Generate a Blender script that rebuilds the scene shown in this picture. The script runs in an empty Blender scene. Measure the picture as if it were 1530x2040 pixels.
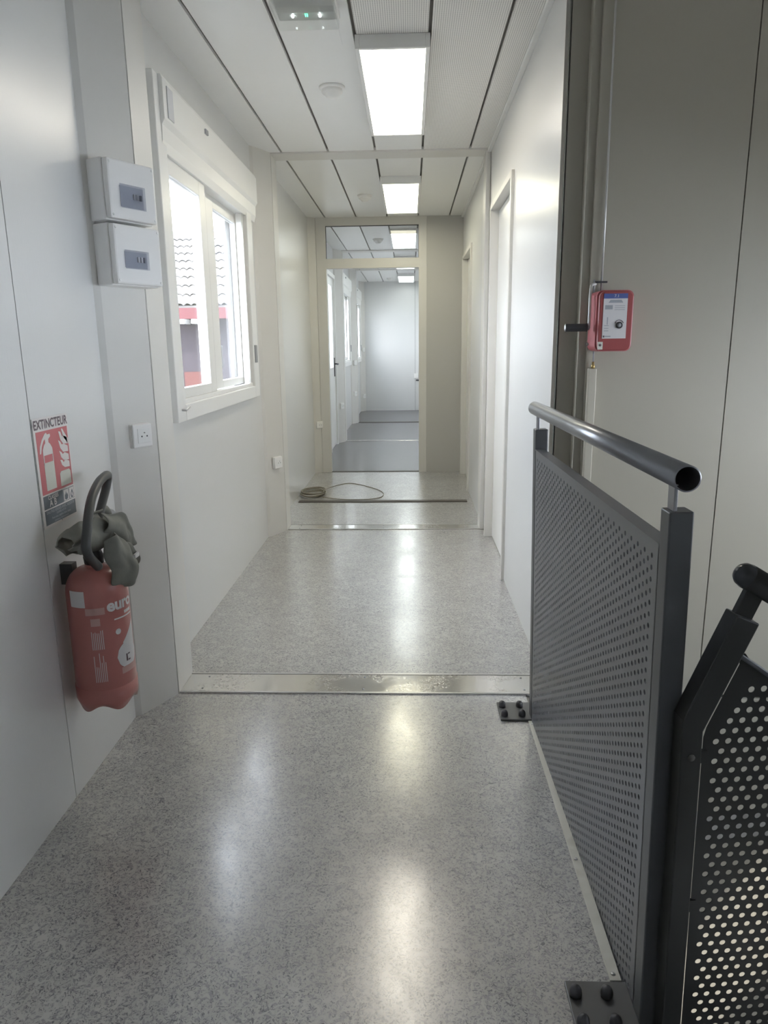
import bpy, math, random
from mathutils import Matrix, Vector, noise
random.seed(7)
SC = bpy.context.scene
COL = SC.collection
R = math.radians

# ---------------------------------------------------------------- camera, world, light, exposure
cam_data = bpy.data.cameras.new('camera')
cam_data.sensor_fit = 'HORIZONTAL'; cam_data.sensor_width = 36.0
cam_data.lens = 1426.48 / 1530 * 36.0
cam_data.clip_start = 0.02; cam_data.clip_end = 300
cam = bpy.data.objects.new('camera', cam_data); COL.objects.link(cam)
_right = Vector((0.99929946, 0.03544541, -0.01200907))
_up = Vector((0.0036478, 0.22710799, 0.97386275))
_fwd = Vector((-0.03724632, 0.97322432, -0.2268196))
_m = Matrix((( _right.x, _up.x, -_fwd.x), (_right.y, _up.y, -_fwd.y), (_right.z, _up.z, -_fwd.z))).to_4x4()
_m.translation = Vector((0, 0, 1.2899))
cam.matrix_world = _m
SC.camera = cam

WORLD_STRENGTH = 12.5
LAMP_STRENGTH = 4.4
EXPOSURE = 1.33
world = bpy.data.worlds.new('sky'); SC.world = world
world.use_nodes = True
_nt = world.node_tree; _nt.nodes.clear()
_out = _nt.nodes.new('ShaderNodeOutputWorld'); _bg = _nt.nodes.new('ShaderNodeBackground')
_tc = _nt.nodes.new('ShaderNodeTexCoord'); _map = _nt.nodes.new('ShaderNodeMapping'); _map.inputs['Scale'].default_value = (1, 1, 2.5)
_nz = _nt.nodes.new('ShaderNodeTexNoise'); _nz.inputs['Scale'].default_value = 2.2; _nz.inputs['Detail'].default_value = 4
_rmp = _nt.nodes.new('ShaderNodeValToRGB')
_rmp.color_ramp.elements[0].position = 0.35; _rmp.color_ramp.elements[0].color = (0.33, 0.39, 0.47, 1)
_rmp.color_ramp.elements[1].position = 0.72; _rmp.color_ramp.elements[1].color = (0.50, 0.505, 0.52, 1)
_nt.links.new(_tc.outputs['Generated'], _map.inputs['Vector']); _nt.links.new(_map.outputs['Vector'], _nz.inputs['Vector'])
_nt.links.new(_nz.outputs['Fac'], _rmp.inputs['Fac']); _nt.links.new(_rmp.outputs['Color'], _bg.inputs['Color'])
_bg.inputs['Strength'].default_value = WORLD_STRENGTH
_nt.links.new(_bg.outputs['Background'], _out.inputs['Surface'])

sun_d = bpy.data.lights.new('sun', 'SUN'); sun_d.energy = 3.0; sun_d.angle = R(1.5); sun_d.color = (1, 0.97, 0.92)
sun = bpy.data.objects.new('sun', sun_d); COL.objects.link(sun)
sun.rotation_euler = Vector((-0.55, 0.62, -0.85)).to_track_quat('-Z', 'Y').to_euler()
sun.location = (4, -8, 9)

vs = SC.view_settings
vs.view_transform = 'Standard'; vs.look = 'None'; vs.exposure = EXPOSURE; vs.gamma = 1.0; vs.use_curve_mapping = False
SC.cycles.max_bounces = 10; SC.cycles.diffuse_bounces = 6; SC.cycles.transparent_max_bounces = 12
SC.cycles.use_denoising = True; SC.cycles.sample_clamp_indirect = 6.0

# ---------------------------------------------------------------- materials
MATS = {}
def _new(name):
    m = bpy.data.materials.new(name); m.use_nodes = True
    return m, m.node_tree, m.node_tree.nodes['Principled BSDF']
def mat(name, col, rough=0.5, metal=0.0, var=0.0, vscale=8.0, bump=0.0, bscale=60.0, stretch=(1, 1, 1), coat=0.0, coat_r=0.1, spec=0.5):
    if name in MATS: return MATS[name]
    m, nt, b = _new(name)
    b.inputs['Base Color'].default_value = (*col, 1); b.inputs['Roughness'].default_value = rough; b.inputs['Metallic'].default_value = metal
    b.inputs['Coat Weight'].default_value = coat; b.inputs['Coat Roughness'].default_value = coat_r
    b.inputs['Specular IOR Level'].default_value = spec
    tc = nt.nodes.new('ShaderNodeTexCoord'); mp = nt.nodes.new('ShaderNodeMapping'); mp.inputs['Scale'].default_value = stretch
    nt.links.new(tc.outputs['Object'], mp.inputs['Vector'])
    nz = nt.nodes.new('ShaderNodeTexNoise'); nz.inputs['Scale'].default_value = vscale; nz.inputs['Detail'].default_value = 5
    nt.links.new(mp.outputs['Vector'], nz.inputs['Vector'])
    mx = nt.nodes.new('ShaderNodeMix'); mx.data_type = 'RGBA'
    mx.inputs['A'].default_value = tuple(max(0, c * (1 - var)) for c in col) + (1,)
    mx.inputs['B'].default_value = tuple(min(1, c * (1 + var)) for c in col) + (1,)
    nt.links.new(nz.outputs['Fac'], mx.inputs['Factor']); nt.links.new(mx.outputs['Result'], b.inputs['Base Color'])
    if bump > 0:
        n2 = nt.nodes.new('ShaderNodeTexNoise'); n2.inputs['Scale'].default_value = bscale; n2.inputs['Detail'].default_value = 3
        nt.links.new(mp.outputs['Vector'], n2.inputs['Vector'])
        bp = nt.nodes.new('ShaderNodeBump'); bp.inputs['Strength'].default_value = bump; bp.inputs['Distance'].default_value = 0.002
        nt.links.new(n2.outputs['Fac'], bp.inputs['Height']); nt.links.new(bp.outputs['Normal'], b.inputs['Normal'])
    MATS[name] = m
    return m
def emit(name, col, strength):
    if name in MATS: return MATS[name]
    m, nt, b = _new(name)
    b.inputs['Base Color'].default_value = (*col, 1)
    b.inputs['Emission Color'].default_value = (*col, 1); b.inputs['Emission Strength'].default_value = strength
    MATS[name] = m; return m
def glass(name, tint=(1, 1, 1), gloss=0.08, rough=0.0):
    if name in MATS: return MATS[name]
    m = bpy.data.materials.new(name); m.use_nodes = True; nt = m.node_tree; nt.nodes.clear()
    o = nt.nodes.new('ShaderNodeOutputMaterial'); mix = nt.nodes.new('ShaderNodeMixShader'); tr = nt.nodes.new('ShaderNodeBsdfTransparent')
    gl = nt.nodes.new('ShaderNodeBsdfGlossy'); lw = nt.nodes.new('ShaderNodeLayerWeight'); lw.inputs['Blend'].default_value = 0.5
    pw = nt.nodes.new('ShaderNodeMath'); pw.operation = 'POWER'; pw.inputs[1].default_value = 5.0; nt.links.new(lw.outputs['Facing'], pw.inputs[0])
    fr = nt.nodes.new('ShaderNodeMath'); fr.operation = 'MULTIPLY_ADD'; fr.inputs[1].default_value = 0.95; fr.inputs[2].default_value = 0.04; nt.links.new(pw.outputs[0], fr.inputs[0])
    gl.inputs['Roughness'].default_value = rough; tr.inputs['Color'].default_value = (*tint, 1)
    nt.links.new(fr.outputs[0], mix.inputs['Fac']); nt.links.new(tr.outputs[0], mix.inputs[1]); nt.links.new(gl.outputs[0], mix.inputs[2])
    nt.links.new(mix.outputs[0], o.inputs['Surface']); MATS[name] = m; return m

def floor_material():
    m, nt, b = _new('speckled_vinyl'); L = nt.links.new
    tc = nt.nodes.new('ShaderNodeTexCoord')
    def nz(scale, det, dist, rough=0.5):
        n = nt.nodes.new('ShaderNodeTexNoise'); n.inputs['Scale'].default_value = scale; n.inputs['Detail'].default_value = det
        n.inputs['Distortion'].default_value = dist; n.inputs['Roughness'].default_value = rough
        L(tc.outputs['Object'], n.inputs['Vector']); return n
    def ramp(src, p0, p1):
        r = nt.nodes.new('ShaderNodeMapRange'); r.inputs['From Min'].default_value = p0; r.inputs['From Max'].default_value = p1
        L(src, r.inputs['Value']); return r.outputs['Result']
    def mix(a, c, f):
        x = nt.nodes.new('ShaderNodeMix'); x.data_type = 'RGBA'
        if isinstance(a, tuple): x.inputs['A'].default_value = (*a, 1)
        else: L(a, x.inputs['A'])
        x.inputs['B'].default_value = (*c, 1); L(f, x.inputs['Factor']); return x.outputs['Result']
    flecks = ramp(nz(58, 2.5, 2.6, 0.6).outputs['Fac'], 0.52, 0.56)
    deep = ramp(nz(66, 2.5, 3.2, 0.6).outputs['Fac'], 0.575, 0.605)
    pale = ramp(nz(44, 2, 1.8).outputs['Fac'], 0.56, 0.62)
    patch = ramp(nz(7, 3, 0.4).outputs['Fac'], 0.3, 0.75)
    c = mix((0.42, 0.41, 0.395), (0.27, 0.27, 0.275), flecks)
    c = mix(c, (0.12, 0.12, 0.135), deep)
    c = mix(c, (0.46, 0.45, 0.435), pale)
    hs = nt.nodes.new('ShaderNodeHueSaturation'); L(c, hs.inputs['Color'])
    mr = nt.nodes.new('ShaderNodeMapRange'); mr.inputs['To Min'].default_value = 0.93; mr.inputs['To Max'].default_value = 1.07
    L(patch, mr.inputs['Value']); L(mr.outputs['Result'], hs.inputs['Value']); L(hs.outputs['Color'], b.inputs['Base Color'])
    b.inputs['Roughness'].default_value = 0.32
    smear = nz(3.5, 5, 1.2, 0.6)
    rr = nt.nodes.new('ShaderNodeMapRange'); rr.inputs['From Min'].default_value = 0.35; rr.inputs['From Max'].default_value = 0.7
    rr.inputs['To Min'].default_value = 0.15; rr.inputs['To Max'].default_value = 0.24
    L(smear.outputs['Fac'], rr.inputs['Value'])
    b.inputs['Coat Weight'].default_value = 1.0; L(rr.outputs['Result'], b.inputs['Coat Roughness']); b.inputs['Coat IOR'].default_value = 1.75
    MATS['speckled_vinyl'] = m; return m

def perforated_ceiling_material():
    m, nt, b = _new('perforated_ceiling'); L = nt.links.new
    tc = nt.nodes.new('ShaderNodeTexCoord'); sep = nt.nodes.new('ShaderNodeSeparateXYZ'); L(tc.outputs['Object'], sep.inputs[0])
    def M(op, a, c=None):
        n = nt.nodes.new('ShaderNodeMath'); n.operation = op
        if isinstance(a, float): n.inputs[0].default_value = a
        else: L(a, n.inputs[0])
        if c is not None:
            if isinstance(c, float): n.inputs[1].default_value = c
            else: L(c, n.inputs[1])
        return n.outputs[0]
    p = 0.0085
    fx = M('SUBTRACT', M('FRACT', M('DIVIDE', sep.outputs['X'], p)), 0.5); fy = M('SUBTRACT', M('FRACT', M('DIVIDE', sep.outputs['Y'], p)), 0.5)
    d = M('SQRT', M('ADD', M('MULTIPLY', fx, fx), M('MULTIPLY', fy, fy)))
    hole = M('LESS_THAN', d, 0.26)
    mx = nt.nodes.new('ShaderNodeMix'); mx.data_type = 'RGBA'; mx.inputs['A'].default_value = (0.86, 0.845, 0.81, 1); mx.inputs['B'].default_value = (0.34, 0.33, 0.32, 1)
    L(hole, mx.inputs['Factor']); L(mx.outputs['Result'], b.inputs['Base Color']); b.inputs['Roughness'].default_value = 0.45
    MATS['perforated_ceiling'] = m; return m

def dirty_metal():
    m, nt, b = _new('worn_aluminium'); L = nt.links.new
    tc = nt.nodes.new('ShaderNodeTexCoord')
    n = nt.nodes.new('ShaderNodeTexNoise'); n.inputs['Scale'].default_value = 90; n.inputs['Detail'].default_value = 5; n.inputs['Distortion'].default_value = 1.5
    L(tc.outputs['Object'], n.inputs['Vector'])
    n2 = nt.nodes.new('ShaderNodeTexNoise'); n2.inputs['Scale'].default_value = 5; n2.inputs['Detail'].default_value = 2; L(tc.outputs['Object'], n2.inputs['Vector'])
    r1 = nt.nodes.new('ShaderNodeMapRange'); r1.inputs['From Min'].default_value = 0.5; r1.inputs['From Max'].default_value = 0.62; L(n.outputs['Fac'], r1.inputs['Value'])
    r2 = nt.nodes.new('ShaderNodeMapRange'); r2.inputs['From Min'].default_value = 0.48; r2.inputs['From Max'].default_value = 0.6; L(n2.outputs['Fac'], r2.inputs['Value'])
    mu = nt.nodes.new('ShaderNodeMath'); mu.operation = 'MULTIPLY'; L(r1.outputs[0], mu.inputs[0]); L(r2.outputs[0], mu.inputs[1])
    mx = nt.nodes.new('ShaderNodeMix'); mx.data_type = 'RGBA'; mx.inputs['A'].default_value = (0.72, 0.71, 0.69, 1); mx.inputs['B'].default_value = (0.33, 0.32, 0.31, 1)
    L(mu.outputs[0], mx.inputs['Factor']); L(mx.outputs['Result'], b.inputs['Base Color'])
    b.inputs['Metallic'].default_value = 0.85; b.inputs['Roughness'].default_value = 0.22
    r3 = nt.nodes.new('ShaderNodeMapRange'); r3.inputs['To Min'].default_value = 0.11; r3.inputs['To Max'].default_value = 0.5; L(mu.outputs[0], r3.inputs['Value']); L(r3.outputs[0], b.inputs['Roughness'])
    MATS['worn_aluminium'] = m; return m

M_FLOOR = floor_material(); M_PERF = perforated_ceiling_material(); M_ALU = dirty_metal()
M_WALL = mat('painted_steel_wall', (0.68, 0.68, 0.67), 0.33, 0, 0.02, 3, 0.10, 220, (1, 1, 0.12), coat=0.25, coat_r=0.22)
M_STAIR = mat('shaded_stairwell_wall', (0.40, 0.375, 0.31), 0.42, 0, 0.02, 3, 0.06, 220, (1, 1, 0.15))  # wall paint with the stairwell's shade put into a darker colour
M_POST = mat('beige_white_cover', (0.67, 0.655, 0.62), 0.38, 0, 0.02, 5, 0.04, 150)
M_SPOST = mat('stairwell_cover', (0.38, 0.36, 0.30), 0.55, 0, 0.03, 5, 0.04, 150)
M_CEIL = mat('ceiling_panel_paint', (0.86, 0.86, 0.845), 0.35, 0, 0.015, 4, 0.03, 120, coat=0.2, coat_r=0.25)
M_DARK = mat('dark_joint', (0.06, 0.058, 0.052), 0.8)
M_JOINT = mat('ceiling_joint', (0.26, 0.25, 0.235), 0.8)
M_WHITE = mat('white_pvc', (0.82, 0.82, 0.80), 0.3, 0, 0.01)
M_WHITE2 = mat('white_plastic', (0.84, 0.83, 0.81), 0.35, 0, 0.01)
M_SLAB = mat('slab_concrete', (0.33, 0.32, 0.30), 0.9, 0, 0.15, 20, 0.3)
M_STEEL = mat('grey_painted_steel', (0.068, 0.071, 0.076), 0.38, 0.1, 0.06, 6, 0.03, 90)
M_RAILTUBE = mat('satin_grey_tube', (0.26, 0.265, 0.28), 0.28, 0.6, 0.04, 10)
M_SHEET = mat('grey_perforated_steel', (0.15, 0.155, 0.165), 0.36, 0.35, 0.04, 4)
M_SHADESTEEL = mat('shaded_painted_steel', (0.022, 0.0225, 0.0215), 0.34, 0.2, 0.2, 15)  # grey railing paint with its unlit look put into the colour
M_CAP = mat('dark_plastic_cap', (0.05, 0.05, 0.055), 0.3)
M_PLATE = mat('plate_steel', (0.14, 0.142, 0.145), 0.4, 0.5, 0.08, 20)
M_BROWN = mat('dark_brown_strip', (0.07, 0.058, 0.05), 0.55)
M_TRIM = mat('cream_angle_trim', (0.62, 0.61, 0.55), 0.4, 0.1)
M_SCREW = mat('zinc_screw', (0.5, 0.5, 0.5), 0.3, 0.9)
M_GLASS = glass('window_glass')
M_SMOKE = glass('smoked_cover', (0.86, 0.87, 0.90))
M_CLEAR = glass('clear_cover', (0.98, 0.99, 0.985), rough=0.05)
M_RED = mat('extinguisher_red', (0.47, 0.175, 0.155), 0.3, 0, 0.05, 6, coat=0.2)  # red washed paler, lens haze put into the colour
M_SIGNRED = mat('sign_red', (0.55, 0.16, 0.17), 0.45)
M_SIGNWHITE = mat('sign_white', (0.72, 0.68, 0.66), 0.45)
M_SIGNPALE = mat('sign_luminescent', (0.64, 0.64, 0.57), 0.5)
M_SIGNGREY = mat('sign_dark_grey', (0.13, 0.15, 0.17), 0.45)
M_INK = mat('print_ink', (0.16, 0.12, 0.13), 0.5)
M_RUB = mat('black_rubber', (0.045, 0.047, 0.047), 0.38)
M_CLOTH = mat('olive_grey_cloth', (0.20, 0.20, 0.175), 0.75, 0, 0.25, 22, 0.5, 60)
M_PINKLAB = mat('faded_pink_label', (0.55, 0.34, 0.31), 0.5)
M_LAB = mat('label_white', (0.68, 0.66, 0.66), 0.45)
M_WINCH = mat('winch_red', (0.34, 0.075, 0.075), 0.4, 0, 0.04)
M_WINCH2 = mat('winch_red_side', (0.46, 0.13, 0.14), 0.45, 0, 0.03)
M_BLUE = mat('label_blue', (0.08, 0.12, 0.34), 0.5)
M_GREYPRINT = mat('label_grey_print', (0.36, 0.37, 0.40), 0.5)
M_GALV = mat('galvanised_rod', (0.62, 0.62, 0.60), 0.35, 0.5)
M_BRASS = mat('brass', (0.55, 0.42, 0.18), 0.35, 0.8)
M_GREYPL = mat('grey_plastic', (0.33, 0.34, 0.36), 0.5)
M_PALEGREY = mat('pale_grey_plastic', (0.60, 0.61, 0.64), 0.5)
M_HANDLE = mat('dark_handle', (0.04, 0.04, 0.045), 0.4)
M_ROOF = mat('pale_roof_tile', (0.19, 0.185, 0.18), 0.8, 0, 0.08, 3)
M_FASCIA = mat('red_fascia', (0.11, 0.03, 0.035), 0.7)
M_HOUSE = mat('mauve_render', (0.05, 0.042, 0.05), 0.9, 0, 0.2, 2.0, stretch=(2, 1, 0.5))
M_BRICK = mat('salmon_panel', (0.11, 0.045, 0.04), 0.9, 0, 0.2, 4)
M_GROUND = mat('ground_asphalt', (0.10, 0.10, 0.095), 0.95, 0, 0.2, 3)
M_CABLE = mat('beige_cable', (0.24, 0.215, 0.165), 0.5)
M_LAMP = [emit('diffuser_warm', (1.0, 0.93, 0.80), LAMP_STRENGTH), emit('diffuser_yellow', (1.0, 0.96, 0.74), LAMP_STRENGTH), emit('diffuser_white', (0.93, 1.0, 0.97), LAMP_STRENGTH * 0.8)]
M_LED = emit('led_white', (0.9, 1.0, 1.0), 12); M_LEDG = emit('led_green', (0.1, 0.8, 0.45), 2)

# ---------------------------------------------------------------- mesh helpers
def _merge_parent_matrix(o):
    return Matrix.LocRotScale(o.location, o.rotation_euler, o.scale)
class MB:
    def __init__(s): s.v = []; s.f = []; s.sm = []
    def add(s, vs_, fs, smooth=False):
        b = len(s.v); s.v += [tuple(p) for p in vs_]; s.f += [tuple(i + b for i in f) for f in fs]; s.sm += [smooth] * len(fs); return s
    def box(s, x0, x1, y0, y1, z0, z1):
        x0, x1 = sorted((x0, x1)); y0, y1 = sorted((y0, y1)); z0, z1 = sorted((z0, z1))
        return s.add([(x0, y0, z0), (x1, y0, z0), (x1, y1, z0), (x0, y1, z0), (x0, y0, z1), (x1, y0, z1), (x1, y1, z1), (x0, y1, z1)],
                     [(0, 3, 2, 1), (4, 5, 6, 7), (0, 1, 5, 4), (1, 2, 6, 5), (2, 3, 7, 6), (3, 0, 4, 7)])
    def obox(s, o, u, v, w, a0, a1, b0, b1, c0, c1):
        o, u, v, w = map(Vector, (o, u, v, w)); P = []
        for c in (c0, c1):
            for a, b in ((a0, b0), (a1, b0), (a1, b1), (a0, b1)): P.append(o + u * a + v * b + w * c)
        return s.add(P, [(0, 3, 2, 1), (4, 5, 6, 7), (0, 1, 5, 4), (1, 2, 6, 5), (2, 3, 7, 6), (3, 0, 4, 7)])
    def prism(s, poly, z0, z1, fn=None):        # poly in (a, b), extruded along c; fn maps (a, b, c) to xyz
        fn = fn or (lambda a, b, c: (a, b, c)); n = len(poly)
        P = [fn(a, b, z0) for a, b in poly] + [fn(a, b, z1) for a, b in poly]
        return s.add(P, [tuple(range(n - 1, -1, -1)), tuple(range(n, 2 * n))] + [(i, (i + 1) % n, (i + 1) % n + n, i + n) for i in range(n)])
    def tube(s, path, r, seg=12, caps=True, smooth=True, closed=False):
        path = [Vector(p) for p in path]; n = len(path); rr = r if isinstance(r, (list, tuple)) else [r] * n
        prev = None; P = []
        for i, p in enumerate(path):
            if closed: t = path[(i + 1) % n] - path[i - 1]
            else: t = path[min(i + 1, n - 1)] - path[max(i - 1, 0)]
            t.normalize()
            a = prev - t * prev.dot(t) if prev else t.orthogonal()
            a.normalize(); prev = a; b = t.cross(a)
            for k in range(seg):
                q = 2 * math.pi * k / seg; P.append(p + (a * math.cos(q) + b * math.sin(q)) * rr[i])
        F = []
        for i in range(n if closed else n - 1):
            j = (i + 1) % n
            for k in range(seg): F.append((i * seg + k, i * seg + (k + 1) % seg, j * seg + (k + 1) % seg, j * seg + k))
        s.add(P, F, smooth)
        if caps and not closed:
            b = len(s.v) - len(P)
            s.f += [tuple(b + k for k in range(seg - 1, -1, -1)), tuple(b + (n - 1) * seg + k for k in range(seg))]; s.sm += [False, False]
        return s
    def lathe(s, prof, o=(0, 0, 0), ax=(0, 0, 1), seg=24, smooth=True):   # prof: (radius, height)
        o = Vector(o); ax = Vector(ax).normalized(); a = ax.orthogonal().normalized(); b = ax.cross(a); P = []; F = []
        for r, h in prof:
            for k in range(seg):
                q = 2 * math.pi * k / seg; P.append(o + ax * h + (a * math.cos(q) + b * math.sin(q)) * max(r, 1e-5))
        for i in range(len(prof) - 1):
            for k in range(seg): F.append((i * seg + k, i * seg + (k + 1) % seg, (i + 1) * seg + (k + 1) % seg, (i + 1) * seg + k))
        return s.add(P, F, smooth)
    def build(s, name, m, parent=None, bevel=0.0, seg=2, local=False, label=None, kind=None):
        me = bpy.data.meshes.new(name); me.from_pydata(s.v, [], s.f); me.update()
        for p, sm in zip(me.polygons, s.sm): p.use_smooth = sm
        if isinstance(m, (list, tuple)):
            for x in m: me.materials.append(x)
        else: me.materials.append(m)
        o = bpy.data.objects.new(name, me); COL.objects.link(o)
        if parent: attach(o, parent, local)
        if bevel:
            md = o.modifiers.new('bevel', 'BEVEL'); md.width = bevel; md.segments = seg; md.limit_method = 'ANGLE'; md.angle_limit = R(40)
        if label: o['label'] = label
        if kind: o['kind'] = kind
        return o
WM = {}
def wmat(o):
    m = _merge_parent_matrix(o)
    if o.parent: m = wmat(o.parent) @ o.matrix_parent_inverse @ m
    return m
def attach(o, parent, local=False):
    o.parent = parent
    o.matrix_parent_inverse = Matrix.Identity(4) if local else wmat(parent).inverted()
def thing(name, label, cat, loc=(0, 0, 0), rot=(0, 0, 0), group=None):
    o = bpy.data.objects.new(name, None); COL.objects.link(o); o.empty_display_size = 0.05
    o.location = loc; o.rotation_euler = rot; o['label'] = label; o['category'] = cat
    if group: o['group'] = group
    return o
def tag(o, label, cat, group=None):
    o['label'] = label; o['category'] = cat
    if group: o['group'] = group
    return o
def struct(o, label=None, cat=None):
    o['kind'] = 'structure'
    if label: o['label'] = label
    return o
def sroot(name, loc=(0, 0, 0), label=None):
    o = bpy.data.objects.new(name, None); COL.objects.link(o); o.location = loc; o['kind'] = 'structure'; o.empty_display_size = 0.05
    if label: o['label'] = label
    return o
def copy_tree(o, parent=None):
    c = o.copy(); COL.objects.link(c); c.parent = parent
    if parent: c.matrix_parent_inverse = o.matrix_parent_inverse.copy()
    for ch in [x for x in bpy.data.objects if x.parent == o]: copy_tree(ch, c)
    return c
def text_mesh(body, size, align='CENTER', spacing=1.0, bold=0.0):
    cu = bpy.data.curves.new('lettering', 'FONT'); cu.body = body; cu.size = size; cu.align_x = align; cu.align_y = 'CENTER'; cu.resolution_u = 3; cu.space_character = spacing; cu.offset = bold * size
    ob = bpy.data.objects.new('lettering', cu); COL.objects.link(ob)
    dg = bpy.context.evaluated_depsgraph_get(); me = bpy.data.meshes.new_from_object(ob.evaluated_get(dg))
    vv = [tuple(v.co) for v in me.vertices]; ff = [tuple(p.vertices) for p in me.polygons]
    bpy.data.objects.remove(ob); bpy.data.curves.remove(cu); bpy.data.meshes.remove(me)
    return vv, ff
def lettering(body, size, fn, m, parent, name='lettering', align='CENTER', sx=1.0, spacing=1.0, local=False, bold=0.0):
    vv, ff = text_mesh(body, size, align, spacing, bold); mb = MB()
    mb.add([fn(x * sx, y) for x, y, z in vv], ff)
    return mb.build(name, m, parent, local=local)

H = 2.5                      # ceiling height
XL, XR = -0.99, 0.52         # corridor wall faces
J = [2.571, 5.046, 7.49, 9.93, 12.37, 14.81]   # module joints
YEND = 14.62

# ---------------------------------------------------------------- floor
fl = sroot('floor')
b = MB()
b.box(-1.1, 0.43, -1.35, 2.571, -0.14, 0); b.box(0.43, 2.7, -1.35, 0.05, -0.14, 0)
b.box(-1.1, 0.66, 2.571, 7.40, -0.14, 0)
b.build('floor_covering', M_FLOOR, fl)
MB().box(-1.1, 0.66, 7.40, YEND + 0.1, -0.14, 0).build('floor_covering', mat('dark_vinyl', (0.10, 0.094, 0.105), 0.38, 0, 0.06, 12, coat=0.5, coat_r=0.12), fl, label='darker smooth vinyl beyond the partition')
b = MB(); b.box(-1.1, 0.425, -1.35, 2.571, -0.55, -0.145); b.box(0.425, 2.7, -1.35, 0.045, -0.55, -0.145); b.build('floor_slab', M_SLAB, fl)
struct(MB().box(-1.1, 2.8, -1.5, 2.7, -2.95, -2.85).build('floor.001', M_FLOOR))

# ---------------------------------------------------------------- ceiling
ce = sroot('ceiling', (0, 0, H))
b = MB(); b.box(-1.1, 2.8, -1.45, 2.62, H + 0.018, H + 0.06); b.box(-1.1, 0.7, 2.62, YEND + 0.15, H + 0.018, H + 0.06)
b.build('joint_backing', M_JOINT, ce)
xj = [-0.99] + [-0.8198 + 0.301 * k for k in range(5)] + [0.52]
spans = [(-1.30, J[0] - 0.089)] + [(J[k] + 0.089, J[k + 1] - 0.089 if k < 4 else YEND) for k in range(5)]
for mi, (ya, yb) in enumerate(spans):
    cols = [(xj[i], xj[i + 1]) for i in range(6)]
    if mi == 0: cols = cols[:5] + [(0.3842 + 0.301 * k, 0.3842 + 0.301 * (k + 1)) for k in range(8)]
    for i, (xa, xb) in enumerate(cols):
        ga = 0.0 if i == 0 else 0.007
        gb = 0.0 if (i == len(cols) - 1) else 0.007
        if mi == 1 and i >= 3:
            pieces = [(ya, 3.8 if i == 3 else yb)] + ([(3.8, yb)] if i == 3 else [])
        else: pieces = [(ya, yb)]
        for pi_, (pa, pb) in enumerate(pieces):
            o = MB().box(xa + ga, xb - gb, pa, pb, H, H + 0.016).build('ceiling_panel', M_PERF if (mi == 1 and i >= 3 and pi_ == 0) or mi == 0 and i >= 3 else M_CEIL, ce)
            if mi == 1 and i >= 3 and pi_ == 0: o['label'] = 'perforated ceiling panel'
for k in range(5):
    b = MB().box(-0.99, 0.52 if k else 2.75, J[k] - 0.089, J[k] + 0.089, H - 0.010, H + 0.017)
    struct(b.build('trim_%d' % (k + 1), M_POST, bevel=0.003), 'white ceiling band over a module joint')
struct(MB().box(0.498, 0.52, 2.66, YEND, H - 0.02, H).build('trim_6', M_WHITE, bevel=0.002), 'narrow white cove strip along right ceiling edge')

# ---------------------------------------------------------------- walls
def holed(mb, axis, pos, thick, a0, a1, z0, z1, holes):
    """wall in plane axis=pos..pos+thick; holes (a, b, za, zb) sorted"""
    def bx(a, bb, za, zb):
        if bb - a < 1e-4 or zb - za < 1e-4: return
        if axis == 'x': mb.box(pos, pos + thick, a, bb, za, zb)
        else: mb.box(a, bb, pos, pos + thick, za, zb)
    cur = a0
    for (a, bb, za, zb) in holes:
        bx(cur, a, z0, z1); bx(a, bb, z0, za); bx(a, bb, zb, z1); cur = bb
    bx(cur, a1, z0, z1)
    return mb
wl = sroot('wall_left', (XL, 0, 0))
WIN = [(3.06, 4.42, 1.06, 2.22)]
WOFF = [0.0, 7.34, 9.78]
DOOR3 = (8.78, 9.60, 0.0, 2.15)
left_spans = [(-1.35, 0.612, []), (0.616, 1.833, []), (1.837, J[0], []),
              (J[0], J[1], [WIN[0]]), (J[1], J[2], []), (J[2], J[3], [DOOR3]),
              (J[3], J[4], [(WIN[0][0] + WOFF[1], WIN[0][1] + WOFF[1], WIN[0][2], WIN[0][3])]),
              (J[4], YEND + 0.1, [(WIN[0][0] + WOFF[2], WIN[0][1] + WOFF[2], WIN[0][2], WIN[0][3])])]
for a, c, hs in left_spans:
    holed(MB(), 'x', XL - 0.012, 0.012, a, c, 0, H + 0.02, hs).build('wall_panel', M_WALL, wl)
mb = MB()
holes_all = sorted([h for s_ in left_spans for h in s_[2]])
holed(mb, 'x', XL - 0.09, 0.078, -1.45, YEND + 0.15, 0.0, H + 0.06, holes_all)
mb.build('wall_core', M_DARK, wl)
mb = MB(); holed(mb, 'x', XL - 0.10, 0.01, -1.45, YEND + 0.15, -3.0, H + 0.1, holes_all); mb.build('wall_cladding', M_WHITE, wl)

wr = sroot('wall_right', (XR, 0, 0))
D1 = (3.87, 4.79, 0.0, 2.11); D2 = (6.33, 7.24, 0.0, 2.09)
for a, c, hs in [(2.70, J[1] - 0.089, [D1]), (J[1] + 0.089, 7.40, [D2]), (7.46, YEND + 0.1, [])]:
    holed(MB(), 'x', XR, 0.012, a, c, 0, H + 0.02, hs).build('wall_panel', M_WALL, wr)
mb = MB(); holed(mb, 'x', XR + 0.012, 0.068, 2.705, YEND + 0.1, 0.0, H + 0.06, [D1, D2]); mb.build('wall_core', M_WALL, wr)

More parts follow.
